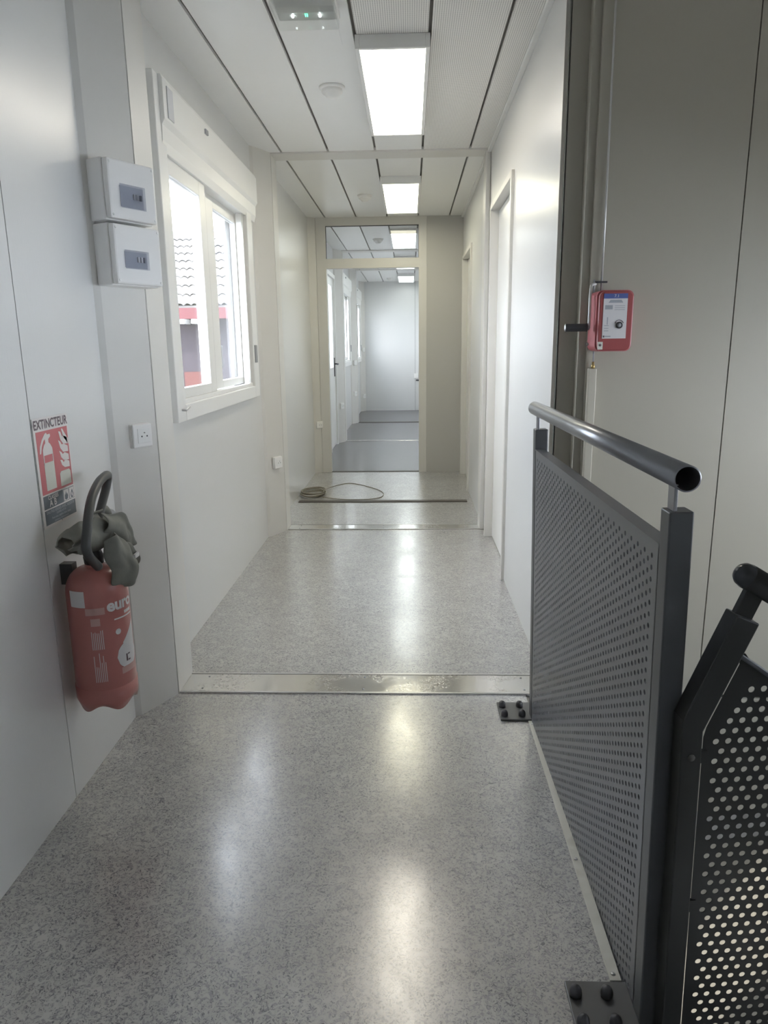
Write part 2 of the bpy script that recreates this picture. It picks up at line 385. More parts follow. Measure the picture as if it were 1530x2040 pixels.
we = sroot('wall_end', (0, YEND, 0))
MB().box(-1.0, 0.098, YEND, YEND + 0.03, 0, H).build('wall_panel', M_WALL, we)
MB().box(0.102, 0.6, YEND, YEND + 0.03, 0, H).build('wall_panel', M_WALL, we)
MB().box(-1.1, 0.7, YEND + 0.03, YEND + 0.1, -0.14, H + 0.06).build('wall_core', M_DARK, we)
wb = sroot('wall_back', (0, -1.35, 0))
holed(MB(), 'y', -1.45, 0.10, -1.1, 2.8, -0.14, H + 0.06, []).build('wall_panel', M_WALL, wb)
holed(MB(), 'y', -1.45, 0.10, -1.1, 2.8, -2.95, -0.14, [(0.6, 2.5, -2.75, -1.5)]).build('wall_panel', M_WALL, wb)
for xa, xb, za, zb in ((0.6, 2.5, -2.75, -1.5),):  # added opening, out of view, that lets daylight into the lower stairwell
    w_ = sroot('window_5', (0, -1.4, 0), 'unseen glazed opening added to bring daylight into the lower stairwell')
    b = MB(); xm = (xa + xb) / 2
    for u0, u1, v0, v1 in ((xa, xa + .05, za, zb), (xb - .05, xb, za, zb), (xm - .03, xm + .03, za + .05, zb - .05), (xa + .05, xb - .05, za, za + .05), (xa + .05, xb - .05, zb - .05, zb)): b.box(u0, u1, -1.46, -1.34, v0, v1)
    b.build('window_frame', M_WHITE, w_)
    for u0, u1 in ((xa + .05, xm - .03), (xm + .03, xb - .05)): MB().box(u0, u1, -1.41, -1.404, za + .05, zb - .05).build('pane', M_GLASS, w_)

# stairwell walls
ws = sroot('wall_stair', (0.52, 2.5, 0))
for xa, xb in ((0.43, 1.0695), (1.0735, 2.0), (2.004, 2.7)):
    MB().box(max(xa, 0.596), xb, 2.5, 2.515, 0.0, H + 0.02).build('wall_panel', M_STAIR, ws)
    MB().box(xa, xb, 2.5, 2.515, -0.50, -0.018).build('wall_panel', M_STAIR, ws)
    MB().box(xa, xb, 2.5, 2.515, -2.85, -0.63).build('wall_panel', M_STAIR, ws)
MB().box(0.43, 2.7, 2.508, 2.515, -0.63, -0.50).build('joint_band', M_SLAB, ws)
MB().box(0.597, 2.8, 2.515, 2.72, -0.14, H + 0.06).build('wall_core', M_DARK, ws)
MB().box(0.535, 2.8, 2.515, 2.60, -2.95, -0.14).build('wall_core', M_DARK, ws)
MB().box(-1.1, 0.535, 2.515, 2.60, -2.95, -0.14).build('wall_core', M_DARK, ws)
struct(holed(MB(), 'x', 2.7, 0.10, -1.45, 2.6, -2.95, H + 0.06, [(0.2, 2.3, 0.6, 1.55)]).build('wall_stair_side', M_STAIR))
w_ = sroot('window_6', (2.75, 1.6, 0), 'unseen window over the stairs, added to brighten the near left wall')  # made-up window outside the frame, lights the near left wall
b = MB(); b.box(2.69, 2.81, 0.2, 0.25, 0.6, 1.55); b.box(2.69, 2.81, 2.25, 2.3, 0.6, 1.55); b.box(2.69, 2.81, 0.25, 2.25, 0.6, 0.65); b.box(2.69, 2.81, 0.25, 2.25, 1.5, 1.55); b.build('window_frame', M_WHITE, w_)
MB().box(2.748, 2.754, 0.25, 2.25, 0.65, 1.5).build('pane', M_GLASS, w_)
struct(MB().box(0.33, 0.42, -1.35, 2.5, -2.85, -0.55).build('wall_stair_lower', M_STAIR))

# covers at the right module joints and the stair corner
struct(MB().box(0.5195, 0.60, 2.697, 2.705, 0, H).build('trim_7', M_POST, bevel=0.001), 'narrow end profile on corner of right wall')
struct(MB().box(0.49, 0.52, J[1] - 0.07, J[1] + 0.089, 0, H - 0.01).build('trim_8', M_POST, bevel=0.003), 'narrow pale upright cover on right wall')
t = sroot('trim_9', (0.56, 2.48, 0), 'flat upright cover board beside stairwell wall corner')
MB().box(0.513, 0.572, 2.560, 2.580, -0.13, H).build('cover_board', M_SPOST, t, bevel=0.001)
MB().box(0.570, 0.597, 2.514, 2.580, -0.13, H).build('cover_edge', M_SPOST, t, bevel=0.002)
MB().box(0.5085, 0.513, 2.562, 2.578, -0.13, H).build('dark_seam', M_DARK, t)

# chamfered corner covers on the left
def corner_cover(n, j, lab):
    r = sroot('trim_%d' % n, (XL, j, 0), lab)
    y0, y1, y2 = j - 0.265, j - 0.089, j + 0.089
    MB().prism([(XL, y0), (-0.972, y0 + 0.014), (-0.892, y1 - 0.001), (-0.892, y1 + 0.006), (XL, y1 + 0.006)], 0, H).build('chamfer_cover', M_POST, r)
    MB().prism([(XL, y1 + 0.010), (-0.8885, y1 + 0.010 - 0.006), (-0.8885, y2), (XL, y2)], 0, H).build('front_cover', M_POST, r)
    MB().prism([(XL, y2 + 0.002), (-0.8945, y2 + 0.002), (XL, y2 + 0.17)], 0, H).build('chamfer_cover', M_POST, r)
    MB().box(XL, -0.894, y1 + 0.004, y1 + 0.012, 0, H).build('dark_seam', M_DARK, r)
    return r
corner_cover(10, J[0], 'wide chamfered pillar cover nearest on left wall')
corner_cover(11, J[1], 'chamfered pillar cover just beyond the near window')
corner_cover(12, J[3], 'chamfered pillar cover beyond the glazed side door')
corner_cover(13, J[4], 'chamfered pillar cover between the two far windows')
r = sroot('trim_14', (XL, YEND, 0), 'chamfered pillar cover in far left corner')
MB().prism([(XL, YEND - 0.20), (-0.972, YEND - 0.186), (-0.892, YEND - 0.02), (-0.892, YEND), (XL, YEND)], 0, H).build('chamfer_cover', M_POST, r)

# ---------------------------------------------------------------- partition with transom at the third joint
wp = sroot('wall_partition', (0, 7.40, 0))
MB().box(0.166, XR, 7.38, 7.44, 0, H).build('wall_panel', M_STAIR if False else mat('grey_partition', (0.50, 0.49, 0.465), 0.4, 0, 0.02, 3, 0.05, 200, (1, 1, .15)), wp)
MB().prism([(XL, 7.335), (-0.972, 7.345), (-0.918, 7.379), (-0.918, 7.44), (XL, 7.44)], 0, H).build('chamfer_cover', M_POST, wp)
b = MB(); b.box(-0.916, -0.822, 7.375, 7.45, 0, H); b.box(0.088, 0.165, 7.375, 7.45, 0, H)
b.box(-0.822, 0.088, 7.375, 7.45, 2.425, H); b.box(-0.822, 0.088, 7.375, 7.45, 2.03, 2.12)
b.build('door_frame', M_POST, wp)
b = MB()
b.box(-0.822, -0.819, 7.395, 7.43, 2.12, 2.425); b.box(0.085, 0.088, 7.395, 7.43, 2.12, 2.425); b.box(-0.819, 0.085, 7.395, 7.43, 2.422, 2.425); b.box(-0.819, 0.085, 7.395, 7.43, 2.12, 2.122)
b.build('glazing_gasket', M_DARK, wp)
MB().box(-0.819, 0.085, 7.409, 7.415, 2.122, 2.422).build('pane', M_GLASS, wp)
MB().box(-0.822, 0.088, 7.385, 7.44, 0, 0.004).build('sill_strip', M_BROWN, wp)

# ---------------------------------------------------------------- doors on the right wall
def side_door(n, y0, y1, ztop, label):
    r = sroot('door_%d' % n, (XR, (y0 + y1) / 2, 0), label)
    c = 0.045
    b = MB()
    b.box(0.503, 0.60, y0 - 0.022, y0 + 0.012, 0, ztop + 0.02); b.box(0.503, 0.60, y1 - 0.012, y1 + 0.022, 0, ztop + 0.02)
    b.box(0.503, 0.60, y0 + 0.012, y1 - 0.012, ztop - 0.012, ztop + 0.022)
    b.build('door_frame', M_POST, r, bevel=0.003)
    MB().box(0.556, 0.596, y0 + 0.016, y1 - 0.016, 0.006, ztop - 0.016).build('door_leaf', M_WHITE, r, bevel=0.002)
    MB().box(0.57, 0.575, y0 + 0.012, y1 - 0.012, 0.0, ztop - 0.012).build('dark_seam', M_DARK, r)
    lk = MB().lathe([(0, 0), (0.011, 0), (0.011, 0.006), (0.007, 0.016), (0, 0.017)], (0.556, y0 + 0.10, 1.055), (-1, 0, 0), 14).build('lock_stub', M_GREYPL, r)
    MB().lathe([(0, 0), (0.008, 0), (0.008, 0.006), (0, 0.007)], (0.556, y0 + 0.10, 0.905), (-1, 0, 0), 12).build('lock_cylinder', M_GREYPL, r)
    return r
side_door(1, D1[0], D1[1], D1[3], 'recessed white door on right wall, nearer one')
side_door(2, D2[0], D2[1], D2[3], 'recessed white door on right wall, farther one by the partition')

# glazed outside door on the left beyond the partition
r = sroot('door_3', (XL, 9.19, 0), 'glazed outside door on the left beyond the partition')
b = MB(); b.box(-1.06, -0.965, 8.76, 8.80, 0, 2.17); b.box(-1.06, -0.965, 9.58, 9.62, 0, 2.17); b.box(-1.06, -0.965, 8.80, 9.58, 2.12, 2.17); b.build('door_frame', M_WHITE, r, bevel=0.003)
b = MB(); b.box(-1.03, -0.99, 8.80, 8.92, 0.01, 2.12); b.box(-1.03, -0.99, 9.42, 9.58, 0.01, 2.12); b.box(-1.03, -0.99, 8.92, 9.42, 2.02, 2.12); b.box(-1.03, -0.99, 8.92, 9.42, 0.01, 1.02); b.build('door_leaf', M_WHITE, r, bevel=0.002)
MB().box(-1.015, -1.008, 8.92, 9.42, 1.02, 2.02).build('pane', M_GLASS, r)
hd = MB().box(-0.99, -0.98, 9.485, 9.525, 0.90, 1.14).build('handle_plate', M_HANDLE, r, bevel=0.003)
MB().tube([(-0.98, 9.505, 1.06), (-0.94, 9.505, 1.06), (-0.935, 9.49, 1.06), (-0.935, 9.39, 1.055)], 0.009, 10).build('door_handle', M_HANDLE, r)

# door leaf seam, socket box and lever at the far end wall
t = sroot('door_4', (0.3, YEND, 0), 'plain door leaf at right edge of far end wall')
MB().box(0.104, 0.50, YEND - 0.006, YEND, 0.01, 2.1).build('door_leaf', M_WALL, t)
MB().tube([(0.125, YEND - 0.006, 0.60), (0.125, YEND - 0.05, 0.60), (0.24, YEND - 0.052, 0.60)], 0.014, 10).build('door_handle', M_HANDLE, t)
o = MB().box(0.075, 0.160, YEND - 0.04, YEND - 0.006, 0.64, 0.73).build('wall_box', M_WHITE2, bevel=0.004); tag(o, 'small white box above black lever on far end wall', 'box')

# ---------------------------------------------------------------- windows
def make_window(n, label):
    r = sroot('window_%d' % n, (XL, 3.76, 1.64), label)
    X0 = -0.955
    b = MB()   # surround
    b.box(-1.05, X0, 2.935, 3.045, 0.985, 2.305); b.box(-1.05, X0, 4.455, 4.585, 0.985, 2.305)
    b.box(-1.05, X0, 3.045, 4.455, 0.985, 1.055)
    b.build('window_frame', M_WHITE, r, bevel=0.004)
    MB().box(-1.0, X0 - 0.012, 3.045, 4.455, 1.055, 1.075).build('window_track', M_WHITE, r, bevel=0.002)
    # roller shutter box on top
    fn = lambda a, bb, c: (a, c, bb)
    MB().prism([(-1.04, 2.04), (-0.962, 2.04), (-0.952, 2.075), (-0.950, 2.13), (-0.938, 2.150), (-0.938, 2.29), (-0.944, 2.306), (-1.04, 2.306)], 2.99, 4.70, fn).build('shutter_box', M_WHITE, r, bevel=0.002)
    MB().box(-0.938, -0.934, 3.03, 3.10, 2.16, 2.275).build('shutter_guide_cover', M_PALEGREY, r, bevel=0.004)
    MB().box(-0.938, -0.930, 3.56, 3.60, 2.245, 2.265).build('shutter_clip', M_GREYPL, r)
    def sash(ya, yb, x0, x1, za, zb, wl_, wr_, wb_, wt):
        b = MB(); b.box(x0, x1, ya, ya + wl_, za, zb); b.box(x0, x1, yb - wr_, yb, za, zb); b.box(x0, x1, ya + wl_, yb - wr_, za, za + wb_); b.box(x0, x1, ya + wl_, yb - wr_, zb - wt, zb)
        s_ = b.build('sash', M_WHITE, r, bevel=0.003)
        xm = (x0 + x1) / 2
        MB().box(xm - 0.003, xm + 0.003, ya + wl_, yb - wr_, za + wb_, zb - wt).build('pane', M_GLASS, s_)
        return s_
    sash(3.04, 3.635, -1.005, -0.975, 1.075, 2.045, 0.065, 0.100, 0.045, 0.07)
    s2 = sash(3.60, 4.45, -1.042, -1.012, 1.075, 2.045, 0.305, 0.07, 0.04, 0.06)
    MB().box(-1.012, -0.996, 3.70, 3.712, 1.075, 2.04).build('brush_strip', M_GREYPL, r)
    b = MB(); b.box(-1.0, -0.975, 4.42, 4.428, 1.075, 2.04); b.box(-1.0, -0.97, 4.36, 4.366, 1.075, 2.04); b.build('track_rib', M_WHITE, r)
    MB().box(X0 - 0.001, X0 + 0.009, 4.475, 4.525, 1.195, 1.30).build('window_latch', M_GREYPL, r, bevel=0.003)
    MB().box(-1.05, -1.043, 3.93, 4.06, 1.18, 1.30).build('outer_handle', M_GREYPL, r, bevel=0.004)
    k = MB(); k.tube([(X0, 2.985, 1.035), (X0 + 0.018, 2.985, 1.035), (X0 + 0.018, 3.035, 1.045)], 0.004, 8); k.build('small_hook', M_SCREW, r)
    MB().box(-1.12, -1.05, 2.98, 4.52, 1.0, 1.05).build('outer_sill', M_WHITE, r)
    MB().box(-1.095, -1.05, 2.99, 4.51, 2.04, 2.24).build('shutter_housing', M_WHITE, r)
    return r
w1 = make_window(1, 'sliding window nearest on left wall, roof seen through it')
for k, lab in ((1, 'sliding window on left wall between the pillars beyond the partition'), (2, 'farthest sliding window on left wall near end wall')):
    w = copy_tree(w1); w.location.y += WOFF[k]; w.name = 'window_%d' % (k + 1); w['label'] = lab
# left wall lies behind the box: a flat board closes the shutter opening
# ---------------------------------------------------------------- floor strips
def strip(label, x0, x1, y0, y1, ridges=True, m=None, h=0.004, name='threshold_strip'):
    t = thing(name, label, 'threshold strip', ((x0 + x1) / 2, (y0 + y1) / 2, 0), group=None)
    MB().box(x0, x1, y0, y1, 0, h).build('plate', m or M_ALU, t, bevel=0.0015)
    if ridges:
        for y in (y0 + 0.006, y1 - 0.006):
            MB().box(x0, x1, y - 0.005, y + 0.005, h, h + 0.002).build('ridge', MATS['zinc_screw'], t, bevel=0.001)
        for x in (x0 + 0.08, (x0 + x1) / 2, x1 - 0.09):
            for y in (y0 + 0.035, y1 - 0.035):
                MB().lathe([(0, 0), (0.0045, 0), (0.004, 0.0012), (0, 0.0014)], (x, y, h), seg=10).build('screw', M_GREYPL, t)
    return t
strip('wide shiny aluminium floor strip across the corridor, nearest one', -0.888, 0.52, J[0] - 0.085, J[0] + 0.085)
strip('shiny metal floor strip level with the second pillar cover', -0.885, 0.49, J[1] - 0.07, J[1] + 0.075)
strip('dark brown floor bar just in front of the cable coil', -0.952, 0.475, 5.895, 5.965, False, M_BROWN, 0.006, 'floor_bar')
strip('thin pale floor strip beyond the partition', -0.885, 0.52, J[3] - 0.05, J[3] + 0.03, False, M_ALU, 0.003)
strip('dark floor bar farthest down the corridor', -0.885, 0.52, J[4] - 0.09, J[4] + 0.03, False, M_BROWN, 0.006, 'floor_bar')
t = thing('edge_trim', 'cream metal edge strip screwed along floor beside the railing', 'floor trim', (0.42, 1.78, 0))
MB().box(0.409, 0.431, 1.240, 2.295, 0.0, 0.003).build('trim_plate', M_TRIM, t, bevel=0.001)
MB().box(0.4305, 0.4325, 1.240, 2.295, -0.06, 0.003).build('trim_lip', M_TRIM, t)
for y in (1.255, 1.60, 2.27):
    MB().lathe([(0, 0), (0.005, 0), (0.004, 0.0018), (0, 0.002)], (0.4195, y, 0.003), seg=12).build('screw', M_SCREW, t)

# ---------------------------------------------------------------- perforated sheets
def perforated(fmap, v0, v1, ulo, uhi, P=0.0216, C=0.0187, rad=0.005, th=0.002, margin=0.012, seg=12, uoff=0.0):
    """strips across v, holes along u; fmap(u, v, w) -> xyz; w is the depth through the sheet"""
    n = int((v1 - v0) / C); mb = MB(); V = []; F = []
    C = (v1 - v0) / n
    def q(pts, flip=False):
        b = len(V); V.extend(pts); F.append(tuple(range(b, b + len(pts))) if not flip else tuple(range(b + len(pts) - 1, b - 1, -1)))
    def panel(u0a, u0b, u1a, u1b, va, vb):
        q([fmap(u0a, va, 0), fmap(u1a, va, 0), fmap(u1b, vb, 0), fmap(u0b, vb, 0)])
        q([fmap(u0a, va, th), fmap(u1a, va, th), fmap(u1b, vb, th), fmap(u0b, vb, th)], True)
    m4 = seg // 4
    for j in range(n):
        va, vb = v0 + j * C, v0 + (j + 1) * C; vm = (va + vb) / 2
        la, lb, ha, hb = ulo(va + 1e-6), ulo(vb - 1e-6), uhi(va + 1e-6), uhi(vb - 1e-6)
        if ha - la < 0.001 and hb - lb < 0.001: continue
        lo, hi = max(la, lb) + margin, min(ha, hb) - margin
        off = uoff + (P / 2 if j % 2 else 0)
        i0 = math.ceil((lo - off) / P); i1 = math.floor((hi - off) / P)
        if i1 <= i0 or j == 0 or j == n - 1:
            panel(la, lb, ha, hb, va, vb); continue
        s0 = off + i0 * P; s1 = off + i1 * P
        panel(la, lb, s0, s0, va, vb); panel(s1, s1, ha, hb, va, vb)
        for i in range(i0, i1):
            uc = off + (i + 0.5) * P
            ring = []; out = []
            for k in range(seg):
                a = 2 * math.pi * (k + 0.5) / seg - math.pi / 4 - math.pi / seg
                ring.append((uc + rad * math.cos(a), vm + rad * math.sin(a)))
            # outer boundary points: corners at k = 0, seg/4 ...
            cs = [(uc + P / 2, va), (uc + P / 2, vb), (uc - P / 2, vb), (uc - P / 2, va)]
            for k in range(seg):
                c0, c1 = cs[k // m4], cs[(k // m4 + 1) % 4]; f_ = (k % m4) / m4
                out.append((c0[0] + (c1[0] - c0[0]) * f_, c0[1] + (c1[1] - c0[1]) * f_))
            b = len(V)
            V.extend([fmap(*p, 0) for p in out]); V.extend([fmap(*p, 0) for p in ring])
            V.extend([fmap(*p, th) for p in out]); V.extend([fmap(*p, th) for p in ring])
            for k in range(seg):
                k2 = (k + 1) % seg
                F.append((b + k, b + k2, b + seg + k2, b + seg + k))
                F.append((b + 2 * seg + k2, b + 2 * seg + k, b + 3 * seg + k, b + 3 * seg + k2))
                F.append((b + seg + k, b + seg + k2, b + 3 * seg + k2, b + 3 * seg + k))
    mb.add(V, F)
    return mb

# ---------------------------------------------------------------- landing railing (local frame: x across, y along, z up)
rail = thing('landing_railing', 'grey steel railing with perforated panel guarding the stair opening', 'railing', (0.4376, 1.1384, 0), (0, -0.0203, 0.0155))
ZT, ZP, LEN, PW = 1.022, 0.9585, 1.20, 0.04
for y0 in (0.0, LEN - PW):
    MB().box(0, PW, y0, y0 + PW, -0.34, ZT).build('post', M_STEEL, rail, bevel=0.0025, local=True)
    MB().box(0.008, 0.014, y0 + 0.006, y0 + 0.034, ZT, ZT + 0.045).add([], []).build('handrail_bracket', M_RAILTUBE, rail, bevel=0.001, local=True)
pm = perforated(lambda u, v, w: (0.001 + w, v, u), PW + 0.004, LEN - PW - 0.004, lambda v: -0.22, lambda v: ZP - 0.001, margin=0.014, th=0.0038)
pm.build('perforated_panel', M_SHEET, rail, local=True)
MB().box(0.0, 0.030, PW, LEN - PW, ZP - 0.003, ZP).build('panel_top_fold', M_SHEET, rail, local=True)
MB().box(0.0, 0.030, PW, LEN - PW, -0.223, -0.220).build('panel_bottom_fold', M_SHEET, rail, local=True)
for z in (0.93, 0.62, 0.30, -0.02):
    for y in (PW, LEN - PW - 0.004): MB().box(0.002, 0.012, y, y + 0.004, z - 0.02, z + 0.02).build('weld_tab', M_STEEL, rail, local=True)
# hollow handrail
zc = 1.0835; xc = 0.011; ro, ri = 0.0212, 0.0190
prof = [(ri, 0.0), (ro, 0.0), (ro, LEN + 0.075), (ri, LEN + 0.075), (ri, 0.0)]
MB().lathe(prof, (xc, -0.035, zc), (0, 1, 0), 32).build('handrail', M_RAILTUBE, rail, local=True)
MB().lathe([(0, 0), (ri, 0)], (xc, LEN - 0.2, zc), (0, 1, 0), 20, False).build('tube_stop', M_DARK, rail, local=True)
for yb in (1.108, 2.293):
    pl = MB().box(0.313, 0.438, yb, yb + 0.125, 0.0, 0.008)
    pl = pl.build('base_plate', M_PLATE, rail, bevel=0.002)
    for x in (0.329, 0.391):
        for y in (yb + 0.027, yb + 0.092):
            MB().lathe([(0, 0.0), (0.0125, 0.0), (0.0128, 0.006), (0.012, 0.012), (0.0095, 0.018), (0.005, 0.0215), (0, 0.0225)], (x, y, 0.008), seg=18).build('bolt_cap', M_CAP, pl)

# ---------------------------------------------------------------- stair railing (local: x along panel, y depth, z up)
sr = thing('stair_railing', 'shade-darkened steel stair railing with leaning post and round-holed panel', 'railing', (0.466, 1.100, 0), (0, -0.0203, R(5.5)))
fn = lambda a, bb, c: (a, c, bb)
MB().prism([(0, -0.9), (0.036, -0.9), (0.036, 0.652), (0.117, 0.84), (0.078, 0.857), (0, 0.675)], 0, 0.037, fn).build('bent_post', M_SHADESTEEL, sr, bevel=0.0025, local=True)
ax = Vector((0.078, 0, 0.182)).normalized()
MB().obox((0.0975, 0.0185, 0.8485), ax, (0, 1, 0), ax.cross(Vector((0, 1, 0))), -0.002, 0.07, -0.006, 0.006, -0.014, 0.018).build('handrail_bracket', M_SHADESTEEL, sr, bevel=0.001, local=True)
hd_ = Vector((math.cos(R(-32)), 0, math.sin(R(-32))))
hc = Vector((0.092, 0.0185, 0.921))
MB().lathe([(0, -0.012), (0.008, -0.0112), (0.0145, -0.008), (0.019, -0.002), (0.0205, 0.006), (0.0212, 0.008)], hc, hd_, 28).build('end_cap', mat('glossy_black_cap', (0.03, 0.032, 0.036), 0.14), sr, local=True)
MB().tube([hc + hd_ * 0.008, hc + hd_ * 1.3], 0.0210, 24).build('handrail', M_SHADESTEEL, sr, local=True)
sl = math.tan(R(36))
def ulo2(z):
    if z > 0.644: return 0.0425 + (z - 0.644) * 0.43
    if z < -0.35: return 0.0425 + (-0.35 - z) / sl
    return 0.0425
def uhi2(z): return min(0.95, 0.090 + (0.785 - z) / sl)
perforated(lambda u, v, w: (u, 0.010 + w, v), -0.90, 0.785, ulo2, uhi2, margin=0.011, rad=0.0057, th=0.0015).build('perforated_panel', M_SHADESTEEL, sr, local=True)
MB().obox((0.090, 0.004, 0.785), (math.cos(R(-36)), 0, math.sin(R(-36))), (0, 1, 0), (math.sin(R(36)), 0, math.cos(R(36))), 0, 1.06, 0, 0.022, -0.004, 0.004).build('panel_top_rim', M_STEEL, sr, local=True, bevel=0.002)
MB().box(0.914, 0.95, 0, 0.037, -1.1, 0.12).build('post', M_SHADESTEEL, sr, bevel=0.0025, local=True)
for z in (0.60, 0.30, 0.02): MB().box(0.034, 0.050, 0.008, 0.014, z - 0.012, z + 0.012).build('weld_tab', M_SHADESTEEL, sr, local=True)
for z in (0.605,): MB().lathe([(0, 0), (0.0065, 0), (0.0065, 0.0012), (0, 0.0013)], (0.018, 0.0, z), (0, -1, 0), 12).build('bolt_hole', M_DARK, sr, local=True)
# the flight itself, off to the right below the landing
st = thing('staircase', 'dark steel stair flight going down at the right of the railing', 'stairs', (1.0, 0.6, -0.6))
for k in range(12):
    x0 = 0.46 + 0.18 * k; z = -0.19 * (k + 1)
    if x0 > 2.4: break
    MB().box(x0, min(x0 + 0.25, 2.69), 0.08, 1.06, z - 0.03, z).build('tread', M_PLATE, st)
MB().prism([(0.45, -0.16), (0.45, -0.42), (2.62, -2.71), (2.66, -2.46)], 1.06, 1.075, fn).build('stringer', M_SHADESTEEL, st)
MB().prism([(0.45, -0.16), (0.45, -0.42), (2.62, -2.71), (2.66, -2.46)], 0.065, 0.08, fn).build('stringer', M_SHADESTEEL, st)

# ---------------------------------------------------------------- extinguisher sign
SX = XL + 0.001
sg = thing('safety_sign', 'white and red fire extinguisher sign on near left wall', 'sign', (SX, 1.934, 0.963))
def sfn(off):     # sign plane: s along +y from left edge, t up
    return lambda s_, t_: (SX + off, 1.838 + s_, 0.814 + t_)
W_, H_ = 0.196, 0.298
def spoly(pts, off, m, name, label=None, th=0.0004):
    f = sfn(0); mb = MB(); mb.prism([(a, c) for a, c in pts], off, off + th, lambda a, c, w: (SX + w, 1.838 + a, 0.814 + c)); o = mb.build(name, m, sg)
    if label: o['label'] = label
    return o
def rect(a0, a1, c0, c1): return [(a0, c0), (a1, c0), (a1, c1), (a0, c1)]
spoly(rect(0, W_, 0, H_), 0, M_SIGNWHITE, 'sign_plate', th=0.0015)
lettering('EXTINCTEUR', 0.034, lambda x, y: sfn(0.0021)(W_ / 2 + x, 0.279 + y), M_INK, sg, 'lettering', sx=0.90, spacing=1.04, bold=0.028)
RX0, RX1, RZ0, RZ1 = 0.012, W_ - 0.008, 0.092, 0.262
spoly(rect(RX0, RX1, RZ0, RZ1), 0.0015, M_SIGNRED, 'red_field')
# extinguisher pictogram
e0 = 0.030
spoly([(e0 + .008, .100), (e0 + .062, .100), (e0 + .062, .176), (e0 + .008, .176)], 0.0019, M_SIGNPALE, 'pictogram_body')
spoly([(e0 + .008, .196), (e0 + .062, .196), (e0 + .061, .212), (e0 + .052, .224), (e0 + .044, .229), (e0 + .044, .238), (e0 + .056, .244), (e0 + .056, .251), (e0 + .040, .251), (e0 + .036, .256), (e0 + .028, .254), (e0 + .010, .240), (e0 - .004, .222), (e0 - .008, .203), (e0 - .002, .203), (e0 + .006, .222), (e0 + .018, .236), (e0 + .026, .240), (e0 + .026, .229), (e0 + .018, .224), (e0 + .009, .212)], 0.0019, M_SIGNWHITE, 'pictogram_head')
spoly(rect(e0 + .008, e0 + .012, .170, .200), 0.0019, M_SIGNWHITE, 'pictogram_outline'); spoly(rect(e0 + .058, e0 + .062, .170, .200), 0.0019, M_SIGNWHITE, 'pictogram_outline')
spoly([(.118, .098), (.180, .098), (.180, .134), (.173, .140), (.125, .140), (.118, .134)], 0.0019, M_SIGNPALE, 'pictogram_box')
def flame(y0, y1, top):
    pts = [(.128, y1), (.136, y0 + (y1 - y0) * .35), (.150, y0), (.180, y0 - .002), (.180, y0 + .014), (.158, y0 + .022), (.146, y0 + (y1 - y0) * .6), (.140, top)]
    return pts
for k, (y0, y1, tp) in enumerate(((.148, .172, .170), (.168, .198, .192), (.192, .228, .222), (.214, .252, .250))):
    spoly([(a + (.006 if k == 3 else 0), c) for a, c in flame(y0, y1, tp)], 0.0019, M_SIGNWHITE, 'pictogram_flame')
spoly([(.152, .256), (.158, .236), (.180, .214), (.180, .232), (.166, .248), (.158, .258)], 0.0019, M_SIGNWHITE, 'pictogram_flame')
spoly(rect(0.012, 0.122, 0.052, 0.088), 0.0015, M_SIGNGREY, 'class_panel')
lettering('CLASSES', 0.0155, lambda x, y: sfn(0.0021)(0.066 + x, 0.080 + y), M_SIGNWHITE, sg, bold=0.015)
lettering('A B', 0.026, lambda x, y: sfn(0.0021)(0.062 + x, 0.0635 + y), M_SIGNWHITE, sg, bold=0.02)
for a0 in (0.124, 0.158):
    spoly(rect(a0, a0 + .030, .053, .087), 0.0015, M_SIGNGREY, 'class_icon_border'); spoly(rect(a0 + .0015, a0 + .0285, .0545, .0855), 0.0019, M_SIGNWHITE, 'class_icon_field')
spoly([(.130, .058), (.137, .056), (.146, .058), (.149, .066), (.145, .075), (.142, .068), (.139, .080), (.134, .070), (.131, .072)], 0.0023, M_SIGNGREY, 'class_icon')
spoly([(.168, .056), (.178, .056), (.182, .066), (.176, .080), (.169, .072), (.165, .064)], 0.0023, M_SIGNGREY, 'class_icon')
spoly([(.171, .060), (.175, .060), (.177, .066), (.173, .073), (.169, .066)], 0.0026, M_SIGNWHITE, 'class_icon')
spoly(rect(0.012, 0.190, 0.008, 0.048), 0.0015, M_SIGNGREY, 'instruction_panel')
M_PALETXT = mat('pale_print', (0.45, 0.46, 0.48), 0.5)
for i, (tx, sz) in enumerate((('EAU PULVERISEE AVEC ADDITIF', .0115), ('CLASSES A ET B', .008), ('Feux secs, papiers, bois, tissus', .009), ('plastiques, hydrocarbures', .008))):
    lettering(tx, sz, lambda x, y, i=i: sfn(0.0021)(0.101 + x, 0.0415 - 0.0094 * i + y), M_PALETXT, sg)
MB().lathe([(0, 0), (0.0022, 0), (0.002, 0.001), (0, 0.0012)], (SX + 0.0015, 1.838 + .101, 0.814 + 0.006), (1, 0, 0), 10).build('screw', M_SCREW, sg)
MB().lathe([(0, 0), (0.004, 0), (0.003, 0.0015), (0, 0.0018)], (SX + 0.0019, 1.838 + .099, 0.814 + 0.279), (1, 0, 0), 10).build('screw', M_SCREW, sg)

